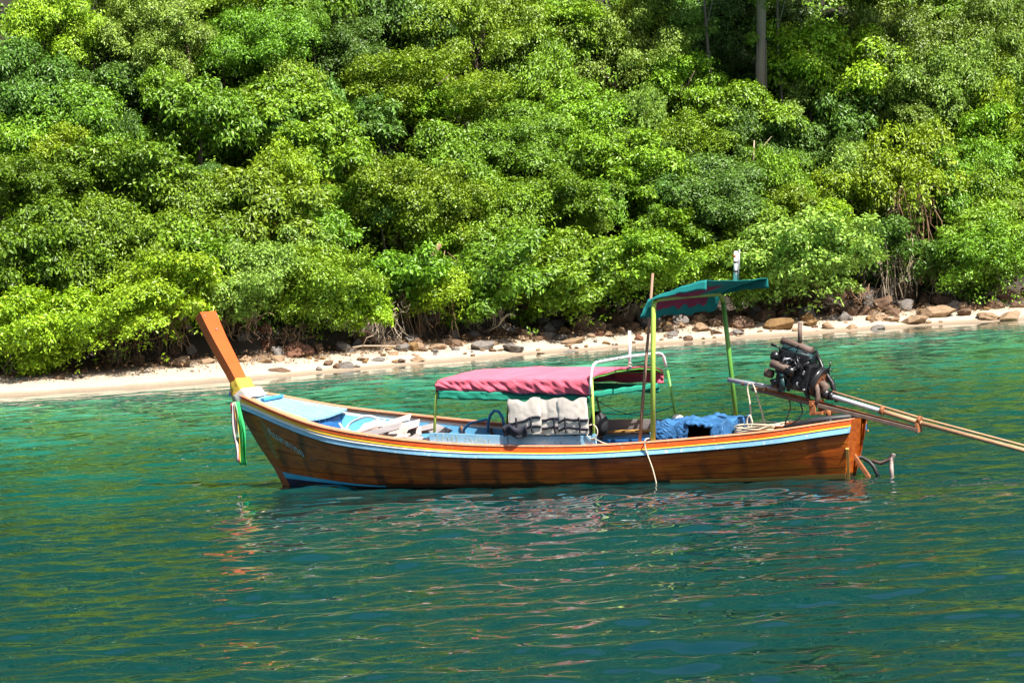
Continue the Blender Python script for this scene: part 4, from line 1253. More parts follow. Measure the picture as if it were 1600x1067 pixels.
for (ua, ub, mt) in ((6.95, 8.55, 'inner_wood'), (8.56, 9.43, 'cyan')):
    mb = MB()
    def shelf(a, b):
        u = ua + (ub - ua) * b; w = .5 + .14 * (u - 6.95) / 2.48
        return P(u, (-1 + 2 * a) * (half_at(u, w) - .08), w)
    mb.grid(shelf, 8, 8, True); mb.build("fore_shelf", M[mt], boat, solid=.02)
mb = MB(); mb.beam(deck_pt(10.62, .18, .03), deck_pt(10.5, .95, .035), .10, .05); mb.build("bow_cleat", M['mid_blue'], boat, bevel=.01)

# side boards under the pink canopy
def side_board(name, v, pts, mat, lab, parent=boat):
    mb = MB()
    V = []
    for (u, w0, w1) in pts: V += [P(u, v - .012, w0), P(u, v + .012, w0), P(u, v + .012, w1), P(u, v - .012, w1)]
    F = []
    for i in range(len(pts) - 1):
        for j in range(4):
            a, b = i * 4 + j, i * 4 + (j + 1) % 4; F.append((a, b, b + 4, a + 4))
    F += [(3, 2, 1, 0), tuple(len(V) - 4 + j for j in range(4))]
    mb.add(V, F); o = mb.build(name, mat, parent, bevel=.004); o['label'] = lab
    return o
sb1 = side_board("side_board", -1.10, [(6.82, .69, .875), (6.1, .66, .835), (5.40, .61, .80)], M['sky_blue'], "light blue side board with faded yellow lettering")
sb2 = side_board("side_board", -1.10, [(5.385, .61, .80), (4.6, .59, .775), (3.87, .58, .765)], M['sky_blue'], "plain light blue side board by the life vests")
for (u, w) in ((5.48, .66), (5.45, .66), (4.55, .68), (4.45, .67), (4.15, .70), (4.1, .66), (6.7, .84)):
    mb = MB(); mb.cyl(P(u, -1.118, w), P(u, -1.108, w), .007, 8); mb.build("screw", M['black'], sb2 if u < 5.4 else sb1)
mb = MB(); mb.beam(P(3.86, -1.10, .55), P(3.86, -1.10, .79), .05, .05, Vector((1, 0, 0))); mb.build("end_post", M['sky_blue'], boat, bevel=.005)
side_board("side_board", 1.06, [(5.3, .66, .88), (4.4, .65, .865), (3.75, .65, .85)], M['grey_wood'], "weathered grey side board on the far side")
# faded yellow lettering: only blurred strokes are left of it
mb = MB(); gl = random.Random(4)
M['faded_yellow'] = paint("faded_yellow_letters", (0.38, 0.55, 0.52), 0.6, 0.2, 20.0, bump=0)
x0 = 6.68
for grp in ((0, 1, 2, 3, 4), (6, 7, 8, 9, 10, 11)):
    for c_ in grp:
        u = x0 - c_ * .085; wb = .70 - (6.8 - u) * .045 + .035; h = .11
        st = [(gl.uniform(0, .05), gl.uniform(0, .3), gl.uniform(0, .05), gl.uniform(.5, 1)) for _ in range(gl.choice([2, 3]))]
        for (a, b, c2, d) in st: mb.beam(P(u - a, -1.1135, wb + b * h), P(u - c2, -1.1135, wb + d * h), .012, .002, Vector((0, 1, 0)))
mb.build("faded_lettering", M['faded_yellow'], sb1)['label'] = "faded yellow painted lettering"

# Thai name on the bow
M['letter_blue'] = paint("letter_blue", (0.35, 0.62, 0.70), 0.5, 0.2, 20.0, bump=0)
def bow_text():
    cu = bpy.data.curves.new("bow_name", 'FONT'); cu.body = "กิมลาการย"; cu.size = 1.0; cu.resolution_u = 3
    to = bpy.data.objects.new("bow_name", cu); C.objects.link(to)
    bpy.context.view_layer.update()
    me = bpy.data.meshes.new_from_object(to.evaluated_get(bpy.context.evaluated_depsgraph_get()))
    bpy.data.objects.remove(to)
    n = len(me.vertices)
    if n == 0: return
    co = np.empty(n * 3); me.vertices.foreach_get("co", co); co = co.reshape(-1, 3)
    bm = bmesh.new(); bm.from_mesh(me)
    bmesh.ops.triangulate(bm, faces=bm.faces)
    x0, x1 = co[:, 0].min(), co[:, 0].max()
    for v in bm.verts:
        t = (v.co.x - x0) / (x1 - x0); h = v.co.y * .20
        u = 10.42 - .80 * t + h * .35; w = .84 - .36 * t + h * .95
        v.co = P(u, -(half_at(u, w) + .014), w)
    bm.to_mesh(me); bm.free()
    o = link("bow_lettering", me, M['letter_blue'], boat)
    o.data.materials.clear(); o.data.materials.append(M['letter_blue'])
    o['label'] = "pale blue Thai lettering painted on the bow"
bow_text()
mb = MB()
for i in range(7):
    u, w = 10.62 - .02 * i, 1.10 - .085 * i
    mb.beam(P(u, -(half_at(u, w) + .008), w), P(u - .14, -(half_at(u - .14, w - .14) + .008), w - .14), .05, .004, Vector((0, 1, 0)))
M['olive_paint'] = paint("worn_olive_paint", (0.13, 0.14, 0.03), 0.5, 0.4, 8.0, worn=(0.16, 0.06, 0.02), worn_amt=0.1, bump=0)
mb.build("painted_patch", M['olive_paint'], boat)['label'] = "worn olive green painted patch at the bow"

# ------------------------------------------------------------------ pink canopy
def rnd_noise(p, sc, off=0.0): return noise.noise(Vector((p[0] * sc + off, p[1] * sc, (p[2] if len(p) > 2 else 0) * sc)))
CN = [(6.63, 1.72), (5.3, 1.685), (3.84, 1.655)]
def can_edge(t):
    u = 6.63 + (3.84 - 6.63) * t
    return u, 1.72 + (1.655 - 1.72) * t
def canopy_top(a, b):
    """a: 0 front .. 1 rear, b: 0 near .. 1 far"""
    u, w = can_edge(a); v = -1.14 + 2.28 * b
    arch = .095 * math.sin(math.pi * b) * (0.75 + .25 * math.sin(math.pi * a)) - .035 * max(0, 1 - a * 14) 
    sag = -.018 * abs(math.sin(a * math.pi * 3)) * math.sin(math.pi * b)
    wr = .016 * rnd_noise((u * 3.2 + v * 1.3, v * 1.2), 1.0) + .010 * rnd_noise((u * 8 + v * 4, v * 2), 1.0)
    round_ = -.03 * (max(0, 1 - b * 16) + max(0, 1 - (1 - b) * 16))
    return P(u, v, w + arch + sag + wr + round_)
mb = MB(); mb.grid(canopy_top, 60, 36, True)
can = mb.build("canopy_cover", M['pink_cloth'], boat, solid=.006)
can['label'] = "faded pink canvas canopy cover"
def valance(a, b, side):
    u, w = can_edge(a); v = side * 1.14
    top = canopy_top(a, 0 if side < 0 else 1).z
    bot = 1.52 + (1.385 - 1.52) * a + .02 * math.sin(a * 31) * .5 + (.03 if side > 0 else 0)
    amp = .008 + .034 * math.sin(math.pi * min(1, b * .93))
    f = amp * (rnd_noise((u * 5.5 + b * 1.1, b * 1.6), 1.0, 3 * side) + .6 * rnd_noise((u * 13 + b * 3.5, b * 2), 1.0, 9)) + .02 * math.sin(math.pi * b)
    return P(u, v + side * f, top + (bot - top) * b)
for side in (-1, 1):
    mb = MB(); mb.grid(lambda a, b: valance(a, b, side), 110, 12, True); mb.build("valance", M['pink_cloth'], can, solid=.004)
mb = MB(); mb.grid(lambda a, b: P(6.63 + .012 * rnd_noise((a * 9, b * 4), 1.0), -1.14 + 2.28 * a, canopy_top(0, a).z - b * .15), 30, 6, True); mb.build("valance", M['pink_cloth'], can, solid=.004)
mb = MB()
mb.tube([valance(a / 60, 1.0, -1) for a in range(61)], .010, 6); mb.build("hem", M['navy'], can)
# green net strip hanging inside the cover
def net(a, b, side):
    u = 6.58 + (3.9 - 6.58) * a; top = 1.53 + (1.40 - 1.53) * a
    d = .125 + .02 * rnd_noise((u * 4, 0), 1.0) + .03 * math.sin(a * 7) * a
    return P(u, side * (1.16 - .06 * min(1, max(0, (a - .42) / .08)) + .02 * b + .02 * rnd_noise((u * 6, b * 3), 1.0)), top - d * b)
for side in (-1, 1):
    mb = MB(); mb.grid(lambda a, b: net(a, b, side), 60, 5, True); mb.build("green_strip", M['green_cloth'], boat, solid=.003)
mb = MB(); mb.grid(lambda a, b: P(3.9, -1.08 + 2.16 * a, 1.43 - .09 * b + .006 * math.sin(a * 30)), 40, 4, True); mb.build("green_strip", M['green_cloth'], boat, solid=.004)
# posts of the canopy
for (a, b, mt) in (((6.63, -1.09, 1.66), (6.76, -1.09, .70), 'lime_pipe'), ((5.3, -1.09, 1.66), (5.38, -1.09, .62), 'lime_pipe'), ((3.85, -1.10, 1.62), (3.88, -1.075, .60), 'lime_pipe'),
                   ((3.72, 1.08, 1.62), (3.59, 1.10, .62), 'green_pipe'), ((5.12, 1.08, 1.66), (4.9, 1.08, .64), 'green_pipe'), ((6.6, 1.08, 1.7), (6.7, 1.05, .78), 'lime_pipe')):  # far middle post: its shade is put into the darker green
    mb = MB(); mb.tube([P(*a), P(*b)], .021, 10); mb.build("canopy_post", M[mt], boat)
for a in (0.01, .5, .99):
    mb = MB(); mb.tube([canopy_top(a, i / 16) - Vector((0, 0, .03)) for i in range(17)], .018, 8); mb.build("canopy_hoop", M['green_pipe'], boat)
for side in (-1, 1):
    mb = MB(); mb.tube([P(6.62, side * 1.10, 1.66), P(3.86, side * 1.10, 1.60)], .018, 8); mb.build("canopy_bar", M['green_pipe'], boat)
# white bent rail over the rear edge
mb = MB()
mb.tube([P(3.86, -1.16, 1.40), P(3.83, -1.17, 1.6), P(3.80, -1.16, 1.78), P(3.79, -1.13, 1.84), P(3.78, -1.06, 1.875), P(3.78, -.9, 1.885), P(3.79, 0, 1.905), P(3.80, .95, 1.90), P(3.80, 1.06, 1.88), P(3.79, 1.12, 1.82), P(3.77, 1.14, 1.66)], .021, 10)
mb.build("white_rail", M['white_pipe'], boat)
mb = MB(); mb.tube([P(3.80, .02, 1.70), P(3.77, .02, 2.30)], .024, 10); mb.build("white_staff", M['white_pipe'], boat)
mb = MB(); mb.tube([P(3.80 + .03 * math.cos(i), .02 + .035 * math.sin(i), 1.72 + .008 * i) for i in range(12)], .008, 5); mb.build("lashing", M['rope'], boat)

# ------------------------------------------------------------------ stern frame and teal awning
mb = MB()
mb.tube([P(2.89, -1.03, .62), P(2.80, -1.03, 2.0), P(2.75, -1.03, 2.66), P(2.745, -1.0, 2.75), P(2.74, -.92, 2.785), P(2.70, 0, 2.80), P(2.65, .88, 2.785), P(2.645, .97, 2.75), P(2.64, 1.02, 2.66)], .038, 12)
mb.build("awning_frame", M['lime_pipe'], boat)
mb = MB(); mb.tube([P(2.64, 1.02, 2.68), P(2.60, 1.03, 2.0), P(2.52, 1.05, .62)], .037, 12); mb.build("awning_post", M['green_pipe'], boat)
def awn(a, b):
    """a 0 front..1 aft, b near..far"""
    f = P(2.76 - .1 * b, -1.07 + 2.14 * b, 2.80 - .005 * b); r = P(1.80 + .07 * b, -1.07 + 2.14 * b, 3.045 - .06 * b)
    p = f.lerp(r, a)
    p.z += .05 * math.sin(math.pi * a) * .6 + .02 * rnd_noise((a * 4, b * 5), 1.0) - .02 * math.sin(math.pi * b)
    return p
mb = MB(); mb.grid(awn, 20, 30, True)
aw = mb.build("awning", M['teal_cloth'], boat, solid=.008); aw['label'] = "teal awning cloth tilted up at the stern"
# patched wine coloured lining under it
mb = MB(); mb.grid(lambda a, b: awn(.06 + .55 * a + .12 * rnd_noise((b * 6, a), 1.0) * a, .1 + .5 * b) - Vector((0, 0, .012)), 12, 18, True); mb.build("lining", M['wine_cloth'], aw)
def awn_flap(a, b, side):
    p = awn(a, 0 if side < 0 else 1)
    return p + Vector((0, -side * .02 * b, -(.03 + .12 * a) * b + .02 * rnd_noise((a * 9, b * 3), 1.0) * b))
for side in (-1, 1):
    mb = MB(); mb.grid(lambda a, b: awn_flap(a, b, side), 24, 5, True); mb.build("awning_flap", M['teal_cloth'], aw, solid=.006)
def front_flap(a, b):
    p = P(2.79 - .1 * a, -1.10 + 2.2 * a, 2.80)
    ln = .27 + .05 * rnd_noise((a * 7, 2.0), 1.0) + .02 * abs(math.sin(a * 22))
    return p + Vector((.13 * b + .03 * rnd_noise((a * 8, b * 3), 1.0) * b, .06 * (1 - a) * b, -ln * b))
mb = MB(); mb.grid(front_flap, 50, 8, True); mb.build("awning_flap", M['teal_cloth'], aw, solid=.006)
def lining2(a, b):
    lim = .45 + .25 * rnd_noise((a * 9, 7.0), 1.0) + .12 * abs(math.sin(a * 17))
    return front_flap(.1 + .72 * a, .04 + b * max(.1, lim)) - Vector((.012, 0, 0))
mb = MB(); mb.grid(lining2, 40, 6, True); mb.build("lining", M['wine_cloth'], aw)
# white lamp staff with black tape on the awning
ls = MB(); ls.tube([P(1.93, .1, 2.98), P(1.89, .1, 3.44)], .030, 12); lo = ls.build("lamp_staff", M['white_pipe'], boat); lo['label'] = "white staff with black tape on the awning"
mb = MB(); mb.tube([P(1.90, .13, 3.0), P(1.86, .16, 3.46)], .013, 8); mb.build("aerial", M['steel'], lo)
for w in (3.12, 3.26): mb = MB(); mb.cyl(P(1.93 - .08 * (w - 2.98), .1, w), P(1.93 - .08 * (w - 2.98), .1, w + .03), .034, 12); mb.build("tape", M['black'], lo)
mb = MB(); mb.cyl(P(1.905, .1, 3.345), P(1.90, .1, 3.38), .034, 12); mb.build("tape", M['orange'], lo)
# cord hanging from the frame
mb = MB(); mb.tube([P(2.9, -.78, 2.74), P(2.92, -.77, 2.2), P(2.95, -.78, 1.4), P(2.97, -.80, .66)], .011, 6); tag(mb.build("hanging_cord", M['rope'], None), "thin pale cord hanging from the green stern frame", "cord")
bpy.data.objects["hanging_cord"].location = BOAT_O; bpy.data.objects["hanging_cord"].rotation_euler = (0, 0, BOAT_RZ)

# blue ladder rails on the far side
mb = MB()
mb.tube([P(6.99, .93, .72), P(6.98, .93, .86), P(6.93, .93, 1.0), P(6.85, .93, 1.07), P(6.76, .93, 1.05), P(6.70, .93, .95), P(6.66, .93, .70)], .024, 10)
mb.tube([P(7.28, .6, .6), P(7.24, .6, .8), P(7.15, .65, .9), P(6.98, .9, .93)], .022, 10)
mb.build("ladder_rail", M['mid_blue'], boat)
# blue locker bench and plank seat
mb = MB(); mb.box(P(3.60, -.05, .41), (1.06, 1.0, .50)); mb.build("locker_bench", M['deep_blue'], boat, bevel=.012)
mb = MB(); mb.box(P(3.13, -.45, .60), (.10, .30, .34)); mb.build("locker_end", M['cyan'], boat, bevel=.01)
mb = MB(); mb.box(P(4.15, .80, .70), (.95, .22, .03)); mb.build("seat_plank", M['ochre_wood'], boat, bevel=.005)
mb = MB(); mb.box(P(3.55, .78, .695), (.95, .2, .03)); mb.build("seat_plank", M['ochre_wood'], boat, bevel=.005)
# stern deck and end beam
for k in range(5):
    mb = MB(); b0 = [-.55, -.40, -.25, -.10, .05][k]
    mb.box(P(.75 - .03 * k, b0 + .08, .66 + .004 * (k % 2)), (1.5, .145, .03)); mb.build("stern_deck_plank", M['ochre_wood'] if k != 2 else M['orange'], boat, bevel=.004)
mb = MB(); mb.tube([P(.0, -.44, .79), P(-.06, .10, .79)], .045, 12); mb.build("stern_beam", M['sky_blue'], boat)
mb = MB(); mb.tube([P(.95, -.45, .76), P(.5, -.35, .86), P(.05, -.1, .89), P(-.04, .0, .84)], [.05, .06, .05, .04], 10); mb.build("stern_pad", M['black'], boat)
mb = MB(); mb.box(P(.42, -.14, .80), (.52, .5, .20), taper=.6); mb.build("engine_bed", M['black'], boat, bevel=.02)
# steps and pipes at the transom
mb = MB(); mb.beam(P(.06, -.12, .42), P(-.24, -.12, -.02), .05, .06); mb.build("stern_strut", M['rust'], boat, bevel=.006)
mb = MB(); mb.tube([P(.06, -.1, .26), P(.0, -.06, .27), P(-.08, 0, .28), P(-.2, 0, .21), P(-.27, 0, .13), P(-.34, 0, -.03)], .03, 10); mb.build("stern_hose", M['black'], boat)
mb = MB(); mb.tube([P(-.22, .05, .22), P(-.36, .05, .18), P(-.5, .05, .23), P(-.56, .05, .30)], .03, 10); mb.build("stern_step", M['exhaust'], boat)
mb = MB(); mb.tube([P(-.58, .05, .31), P(-.545, .05, .24), P(-.53, .05, .12), P(-.53, .05, -.1)], .032, 10); mb.build("stern_step", M['pale_wood'], boat)


def on_boat(o, label, cat, group=None):
    """a loose thing lying in the boat: its own top-level object in the boat's frame"""
    o.location = BOAT_O; o.rotation_euler = (0, 0, BOAT_RZ)
    tag(o, label, cat, group)
    return o


# ------------------------------------------------------------------ engine with the long shaft
eng = on_boat(empty("longtail_engine"), "black oily engine with tiller and long rusty propeller shaft at the stern", "boat engine")
def ln(u): return 1.49 + (u - 2.04) * .248        # axis line of tiller and shaft
mb = MB(); mb.tube([P(2.06, -.06, ln(2.04) + .01), P(1.2, -.06, 1.335)], .036, 12); mb.build("tiller", M['steel'], eng)
for u in (1.82, 1.62, 1.42): mb = MB(); mb.cyl(P(u, -.06, 1.482 + (u - 2.04) * .19), P(u - .02, -.06, 1.482 + (u - 2.06) * .19), .040, 12); mb.build("tape_band", M['rust'], eng)
for v in (-.13, .13):
    mb = MB(); mb.beam(P(1.68, v * .4, 1.345), P(1.2, v, 1.245), .035, .045); mb.beam(P(1.2, v, 1.245), P(-1.05, v * .5, .665), .04, .055); mb.build("frame_rail", M['rust'] if v > 0 else M['exhaust'], eng, bevel=.005)
mb = MB(); mb.tube([P(.50, 0, 1.235), P(.36, 0, 1.20), P(-.42, 0, .965)], .036, 12); mb.build("shaft_housing", M['steel'], eng)
mb = MB(); mb.tube([P(-.42, 0, .965), P(-1.09, 0, .765)], .036, 12); mb.build("shaft_housing", M['rust_pale'], eng)
mb = MB(); mb.tube([P(-.95, 0, .80), P(-2.68, 0, .335), P(-4.6, 0, -.18)], .034, 12); mb.build("shaft", M['rust_pale'], eng)
mb = MB(); mb.tube([P(.36, .03, 1.27), P(-1.1, .03, .83), P(-4.4, .03, -.06)], .014, 8); mb.build("water_pipe", M['rust_pale'], eng)
for u in (-.43, -1.03): mb = MB(); mb.cyl(P(u, 0, ln(u) + .09), P(u - .05, 0, ln(u) + .078), .062, 14); mb.build("coupling", M['rust'], eng)
mb = MB(); mb.box(P(-1.03, 0, .70), (.05, .16, .14)); mb.build("end_bracket", M['rust'], eng, bevel=.004)
mb = MB(); mb.cyl(P(-4.55, 0, -.16), P(-4.75, 0, -.21), .05, 12)
for k in range(3):
    a = k * 2.1; mb.beam(P(-4.65, 0, -.19), P(-4.68, .16 * math.sin(a), -.19 + .16 * math.cos(a)), .09, .012)
mb.build("propeller", M['rust_pale'], eng)
# fork and pivot
mb = MB(); mb.box(P(.62, -.15, 1.04), (.10, .03, .22)); mb.box(P(.62, .15, 1.04), (.10, .03, .22)); mb.box(P(.55, 0, .955), (.18, .33, .04)); mb.box(P(.36, 0, .965), (.34, .06, .045)); mb.build("pivot_fork", M['rust'], eng, bevel=.006)
mb = MB(); mb.cyl(P(.42, 0, .86), P(.42, 0, 1.02), .05, 14); mb.cyl(P(.62, -.2, 1.10), P(.62, .2, 1.10), .028, 12); mb.build("pivot_pin", M['rust'], eng)
# engine body, tilted with the frame
TL = math.atan(.248)
def E(du, v, h):
    """engine coordinates: du along the shaft from the block centre, h above the frame"""
    cu_, cw_ = .92, 1.245
    return P(cu_ + du * math.cos(TL) - h * math.sin(TL) * .35, v, cw_ + du * math.sin(TL) + h * math.cos(TL))
rotE = Matrix.Rotation(-TL, 3, 'Y')
mb = MB(); mb.box(E(0, 0, .30), (.56, .42, .42), rotE); mb.build("crankcase", M['engine_black'], eng, bevel=.03)
mb = MB(); mb.box(E(.02, 0, .54), (.50, .36, .22), rotE); mb.box(E(.02, 0, .66), (.44, .28, .07), rotE)
for i in range(5): mb.box(E(-.17 + .09 * i, 0, .52), (.02, .40, .18), rotE)
mb.build("cylinder_head", M['engine_black'], eng, bevel=.012)
mb = MB(); mb.tube([E(-.28, -.10, .62), E(.22, -.10, .68)], .055, 14); mb.build("intake_tube", M['engine_teal'], eng)
mb = MB(); mb.tube([E(.32, .05, .76), E(.0, .05, .735), E(-.2, .05, .70)], .058, 14); mb.build("muffler", M['exhaust'], eng)
mb = MB(); mb.tube([P(.87, .05, 1.98), P(.85, .05, 2.32)], .034, 14); mb.build("exhaust_pipe", M['exhaust'], eng)
mb = MB(); mb.tube([E(.34, -.25, .42), E(.04, -.25, .39)], .062, 14); mb.build("starter_motor", M['exhaust'], eng)
mb = MB(); mb.tube([E(.08, -.25, .38), E(-.06, -.25, .36)], .07, 14); mb.build("starter_nose", M['engine_black'], eng)
mb = MB(); mb.tube([E(.46, -.2, .25), E(.34, -.2, .25)], .065, 14); mb.build("oil_filter", M['exhaust'], eng)
mb = MB(); mb.tube([E(.33, -.16, .18), E(.30, -.16, .05)], [.075, .06], 12); mb.build("sump_lobe", M['engine_black'], eng)
mb = MB(); mb.tube([E(.14, -.26, .26), E(.13, -.26, .06)], .042, 12); mb.tube([E(.14, -.26, .30), E(.14, -.26, .25)], .05, 12); mb.tube([E(.13, -.26, .07), E(.13, -.26, .02)], .03, 12); mb.build("fuel_filter", M['engine_teal'], eng)
mb = MB(); mb.sphere(E(.40, 0, .50), .085, 8); mb.sphere(E(-.05, -.20, .52), .045, 6); mb.sphere(E(.12, -.18, .50), .04, 6); mb.build("carburettor_bowl", M['engine_black'], eng)
# flywheel facing aft
mb = MB(); c0, c1 = E(-.30, 0, .27), E(-.37, 0, .255)
d = (c1 - c0).normalized()
mb.tube([c0, c1], .235, 32); fw = mb.build("flywheel", M['engine_black'], eng)
mb = MB(); ring = []
ax = d.orthogonal().normalized(); ay = d.cross(ax)
for rr in (.228, .19):
    mb.tube([c1 + d * .01 + (ax * math.cos(t * math.pi / 20) + ay * math.sin(t * math.pi / 20)) * rr for t in range(41)], .010, 6, False)
mb.build("flywheel_rim", M['black'], fw)
mb = MB(); mb.tube([c1, c1 + d * .012], .165, 28); mb.build("flywheel_plate", M['rust'], fw)
mb = MB(); mb.tube([c1, c1 + d * .05], .045, 16)
for k in range(5):
    q = c1 + (ax * math.cos(k * 1.257) + ay * math.sin(k * 1.257)) * .09; mb.tube([q, q + d * .025], .014, 8)
mb.build("hub", M['exhaust'], fw)
# drive coupling to the shaft
mb = MB(); mb.tube([c1 + d * .03, c1 + d * .10 + Vector((0, 0, -.02)), P(.50, -.03, 1.24)], [.06, .065, .05], 14); mb.tube([E(-.34, -.10, .26), E(-.38, -.12, .16), E(-.40, -.12, .04), E(-.36, -.13, -.06)], .038, 10); mb.build("drive_coupling", M['exhaust'], eng)
mb = MB(); mb.tube([P(.52, 0, 1.25), P(.40, 0, 1.215)], .075, 16); mb.tube([P(.40, 0, 1.215), P(.34, 0, 1.195)], .06, 16); mb.build("bearing", M['engine_black'], eng)
# brace from the head down to the frame
mb = MB(); mb.tube([E(-.22, .12, .72), E(-.34, .12, .48), E(-.52, .10, .28), E(-.62, .06, .02)], [.025, .03, .042, .03], 10); mb.build("brace", M['engine_black'], eng)
mb = MB(); mb.tube([E(-.36, .12, .46), E(-.46, .12, .50), E(-.47, .12, .60)], .012, 6); mb.tube([E(-.42, .12, .48), E(-.50, .12, .47)], .014, 6); mb.build("lever", M['engine_black'], eng)
mb = MB(); gf = random.Random(77)
for i in range(34):
    du, h = gf.uniform(-.24, .30), gf.uniform(.10, .68)
    kind = i % 4; a = E(du, -.19, h)
    if kind == 0: mb.tube([a, a + P(0, -.05 - .03 * gf.random(), 0)], gf.uniform(.02, .045), 10)
    elif kind == 1: mb.box(a, (gf.uniform(.04, .12), .10, gf.uniform(.03, .08)), rotE)
    elif kind == 2: mb.tube([a, a + P(gf.uniform(-.1, .1), -.06, gf.uniform(-.1, .1)), a + P(gf.uniform(-.2, .2), -.05, gf.uniform(-.15, .15))], gf.uniform(.01, .022), 8)
    else: mb.sphere(a, gf.uniform(.02, .04), 5)
mb.build("fittings", M['engine_black'], eng)
mb = MB()
for i in range(10):
    du, h = gf.uniform(-.24, .30), gf.uniform(.12, .68); a = E(du, -.20, h); mb.tube([a, a + P(0, -.05, 0)], gf.uniform(.008, .016), 8)
mb.build("bolts", M['steel'], eng)
# hoses, pipes and feet
ge = random.Random(8)
for i in range(12):
    a = E(ge.uniform(-.2, .3), -.23, ge.uniform(.2, .62)); b2 = E(ge.uniform(-.25, .35), -.22, ge.uniform(.12, .6))
    m_ = (a + b2) / 2 + P(0, -.06, ge.uniform(-.06, .1))
    mb = MB(); mb.tube([a, a.lerp(m_, .6) + P(0, -.02, .02), m_, m_.lerp(b2, .5), b2], ge.choice([.008, .011, .014]), 7)
    mb.build("engine_hose", M['engine_black'] if i % 3 else M['steel'], eng)
for du in (-.2, .2):
    for v in (-.14, .14):
        mb = MB(); mb.beam(E(du * .8, v, .16), E(du * 1.25, v, -.01), .04, .05); mb.build("engine_foot", M['engine_black'], eng)
mb = MB(); mb.tube([P(1.02, -.1, 1.2), P(1.0, -.12, 1.05), P(1.06, -.14, .9), P(1.1, -.14, .80)], .010, 6); mb.tube([P(.85, -.1, 1.16), P(.80, -.12, 1.0), P(.86, -.14, .88), P(1.0, -.15, .80)], .011, 6); mb.build("fuel_line", M['black'], eng)

# ------------------------------------------------------------------ loose things in the boat
# life vests hung along the near side
def vest(u0, u1, w0, w1, v, seed, lab, notch=.0):
    g = random.Random(seed)
    t = on_boat(empty("life_vest"), lab, "life vest", "life vests under the canopy")
    def fn(a, b, s):
        u = u0 + (u1 - u0) * a; w = w1 + (w0 - w1) * b
        w += .03 * rnd_noise((a * 3 + seed, b * 2), 1.0) * (1 - b) - notch * math.exp(-((a - .5) / .16) ** 2) * (1 - b)
        puff = .026 * (abs(math.sin(math.pi * a * (1 if seed != 2 else 2))) ** .4) * math.sin(math.pi * min(1, b * 1.1 + .02)) ** .4 + .005 * rnd_noise((a * 3 + seed * 5, b * 3), 1.0)
        return P(u + .02 * rnd_noise((b * 4, a * 2 + seed), 1.0), v + s * puff * .8 + .004 * rnd_noise((a * 7, b * 7 + seed), 1.0), w)
    mb = MB(); mb.grid(lambda a, b: fn(a, b, -1), 26, 18, True); mb.grid(lambda a, b: fn(a, b, 1), 26, 18, True)
    mb.build("shell", M['beige_cloth'], t)
    for bb, dz in ((.66, .10), (.88, .06)):
        mb = MB()
        wav = lambda a: bb - dz * a + .05 * math.sin(a * 5 + seed)
        mb.grid(lambda a, b: fn(a, wav(a) + (b - .5) * .075, -1) + P(0, -.012, 0), 24, 3, True)
        mb.build("strap", M['dark_strap'], t, solid=.006)
    for aa in (.25, .72):
        mb = MB(); mb.grid(lambda a, b: fn(aa + (a - .5) * .05, .52 + .44 * b, -1) + P(0, -.018, 0), 3, 12, True); mb.build("strap", M['dark_strap'], t, solid=.006)
    return t
vest(5.30, 4.72, .82, 1.375, -1.20, 1, "beige life vest with dark straps, left of the three vests", .06)
vest(4.93, 4.33, .80, 1.37, -1.16, 2, "beige life vest hung in the middle of the three vests", .05)
vest(4.42, 3.90, .80, 1.355, -1.19, 3, "beige life vest by the canopy rear post, right of the three", .04)
mb = MB()
mb.grid(lambda a, b: P(5.38 - .42 * a, -1.26 + .03 * math.sin(a * 9) - .02 * math.sin(b * 6), .95 - .16 * b + .03 * math.sin(a * 7)), 14, 6, True)
on_boat(mb.build("dark_cloth", M['dark_strap'], None, solid=.02), "dark blue folded cloth in front of the left life vest", "cloth")
# black bag hanging behind the rear post
mb = MB(); mb.sphere((0, 0, 0), 1.0, 10); o = mb.build("black_bag", M['black']); me = o.data
for v_ in me.vertices:
    p = v_.co; k = 1 + .18 * noise.noise(p * 1.7); v_.co = P(4.32, -.15, .88) + Vector((p.x * .15 * k, p.y * .14 * k, p.z * .20 * k))
on_boat(o, "black rounded bag behind the canopy rear post", "bag")
mb = MB(); mb.tube([P(3.88 + .10 * math.sin(t * .55), -1.13, .83 + .11 * math.cos(t * .55)) for t in range(12)], .009, 6)
mb.tube([P(3.84, -1.13, .72), P(3.7, -1.14, .66), P(3.62, -1.12, .64), P(3.7, -1.12, .60)], .009, 6)
on_boat(mb.build("rope_loop", M['rope']), "white rope loop tied at the canopy rear post", "rope")
# brown pole
mb = MB(); mb.tube([P(3.14, -1.0, .60), P(3.05, -.92, 1.5), P(2.97, -.80, 2.4), P(2.91, -.70, 3.18)], [.026, .025, .022, .02], 10)
on_boat(mb.build("wooden_pole", M['pole_wood']), "long brown wooden pole leaning against the green stern frame", "pole")
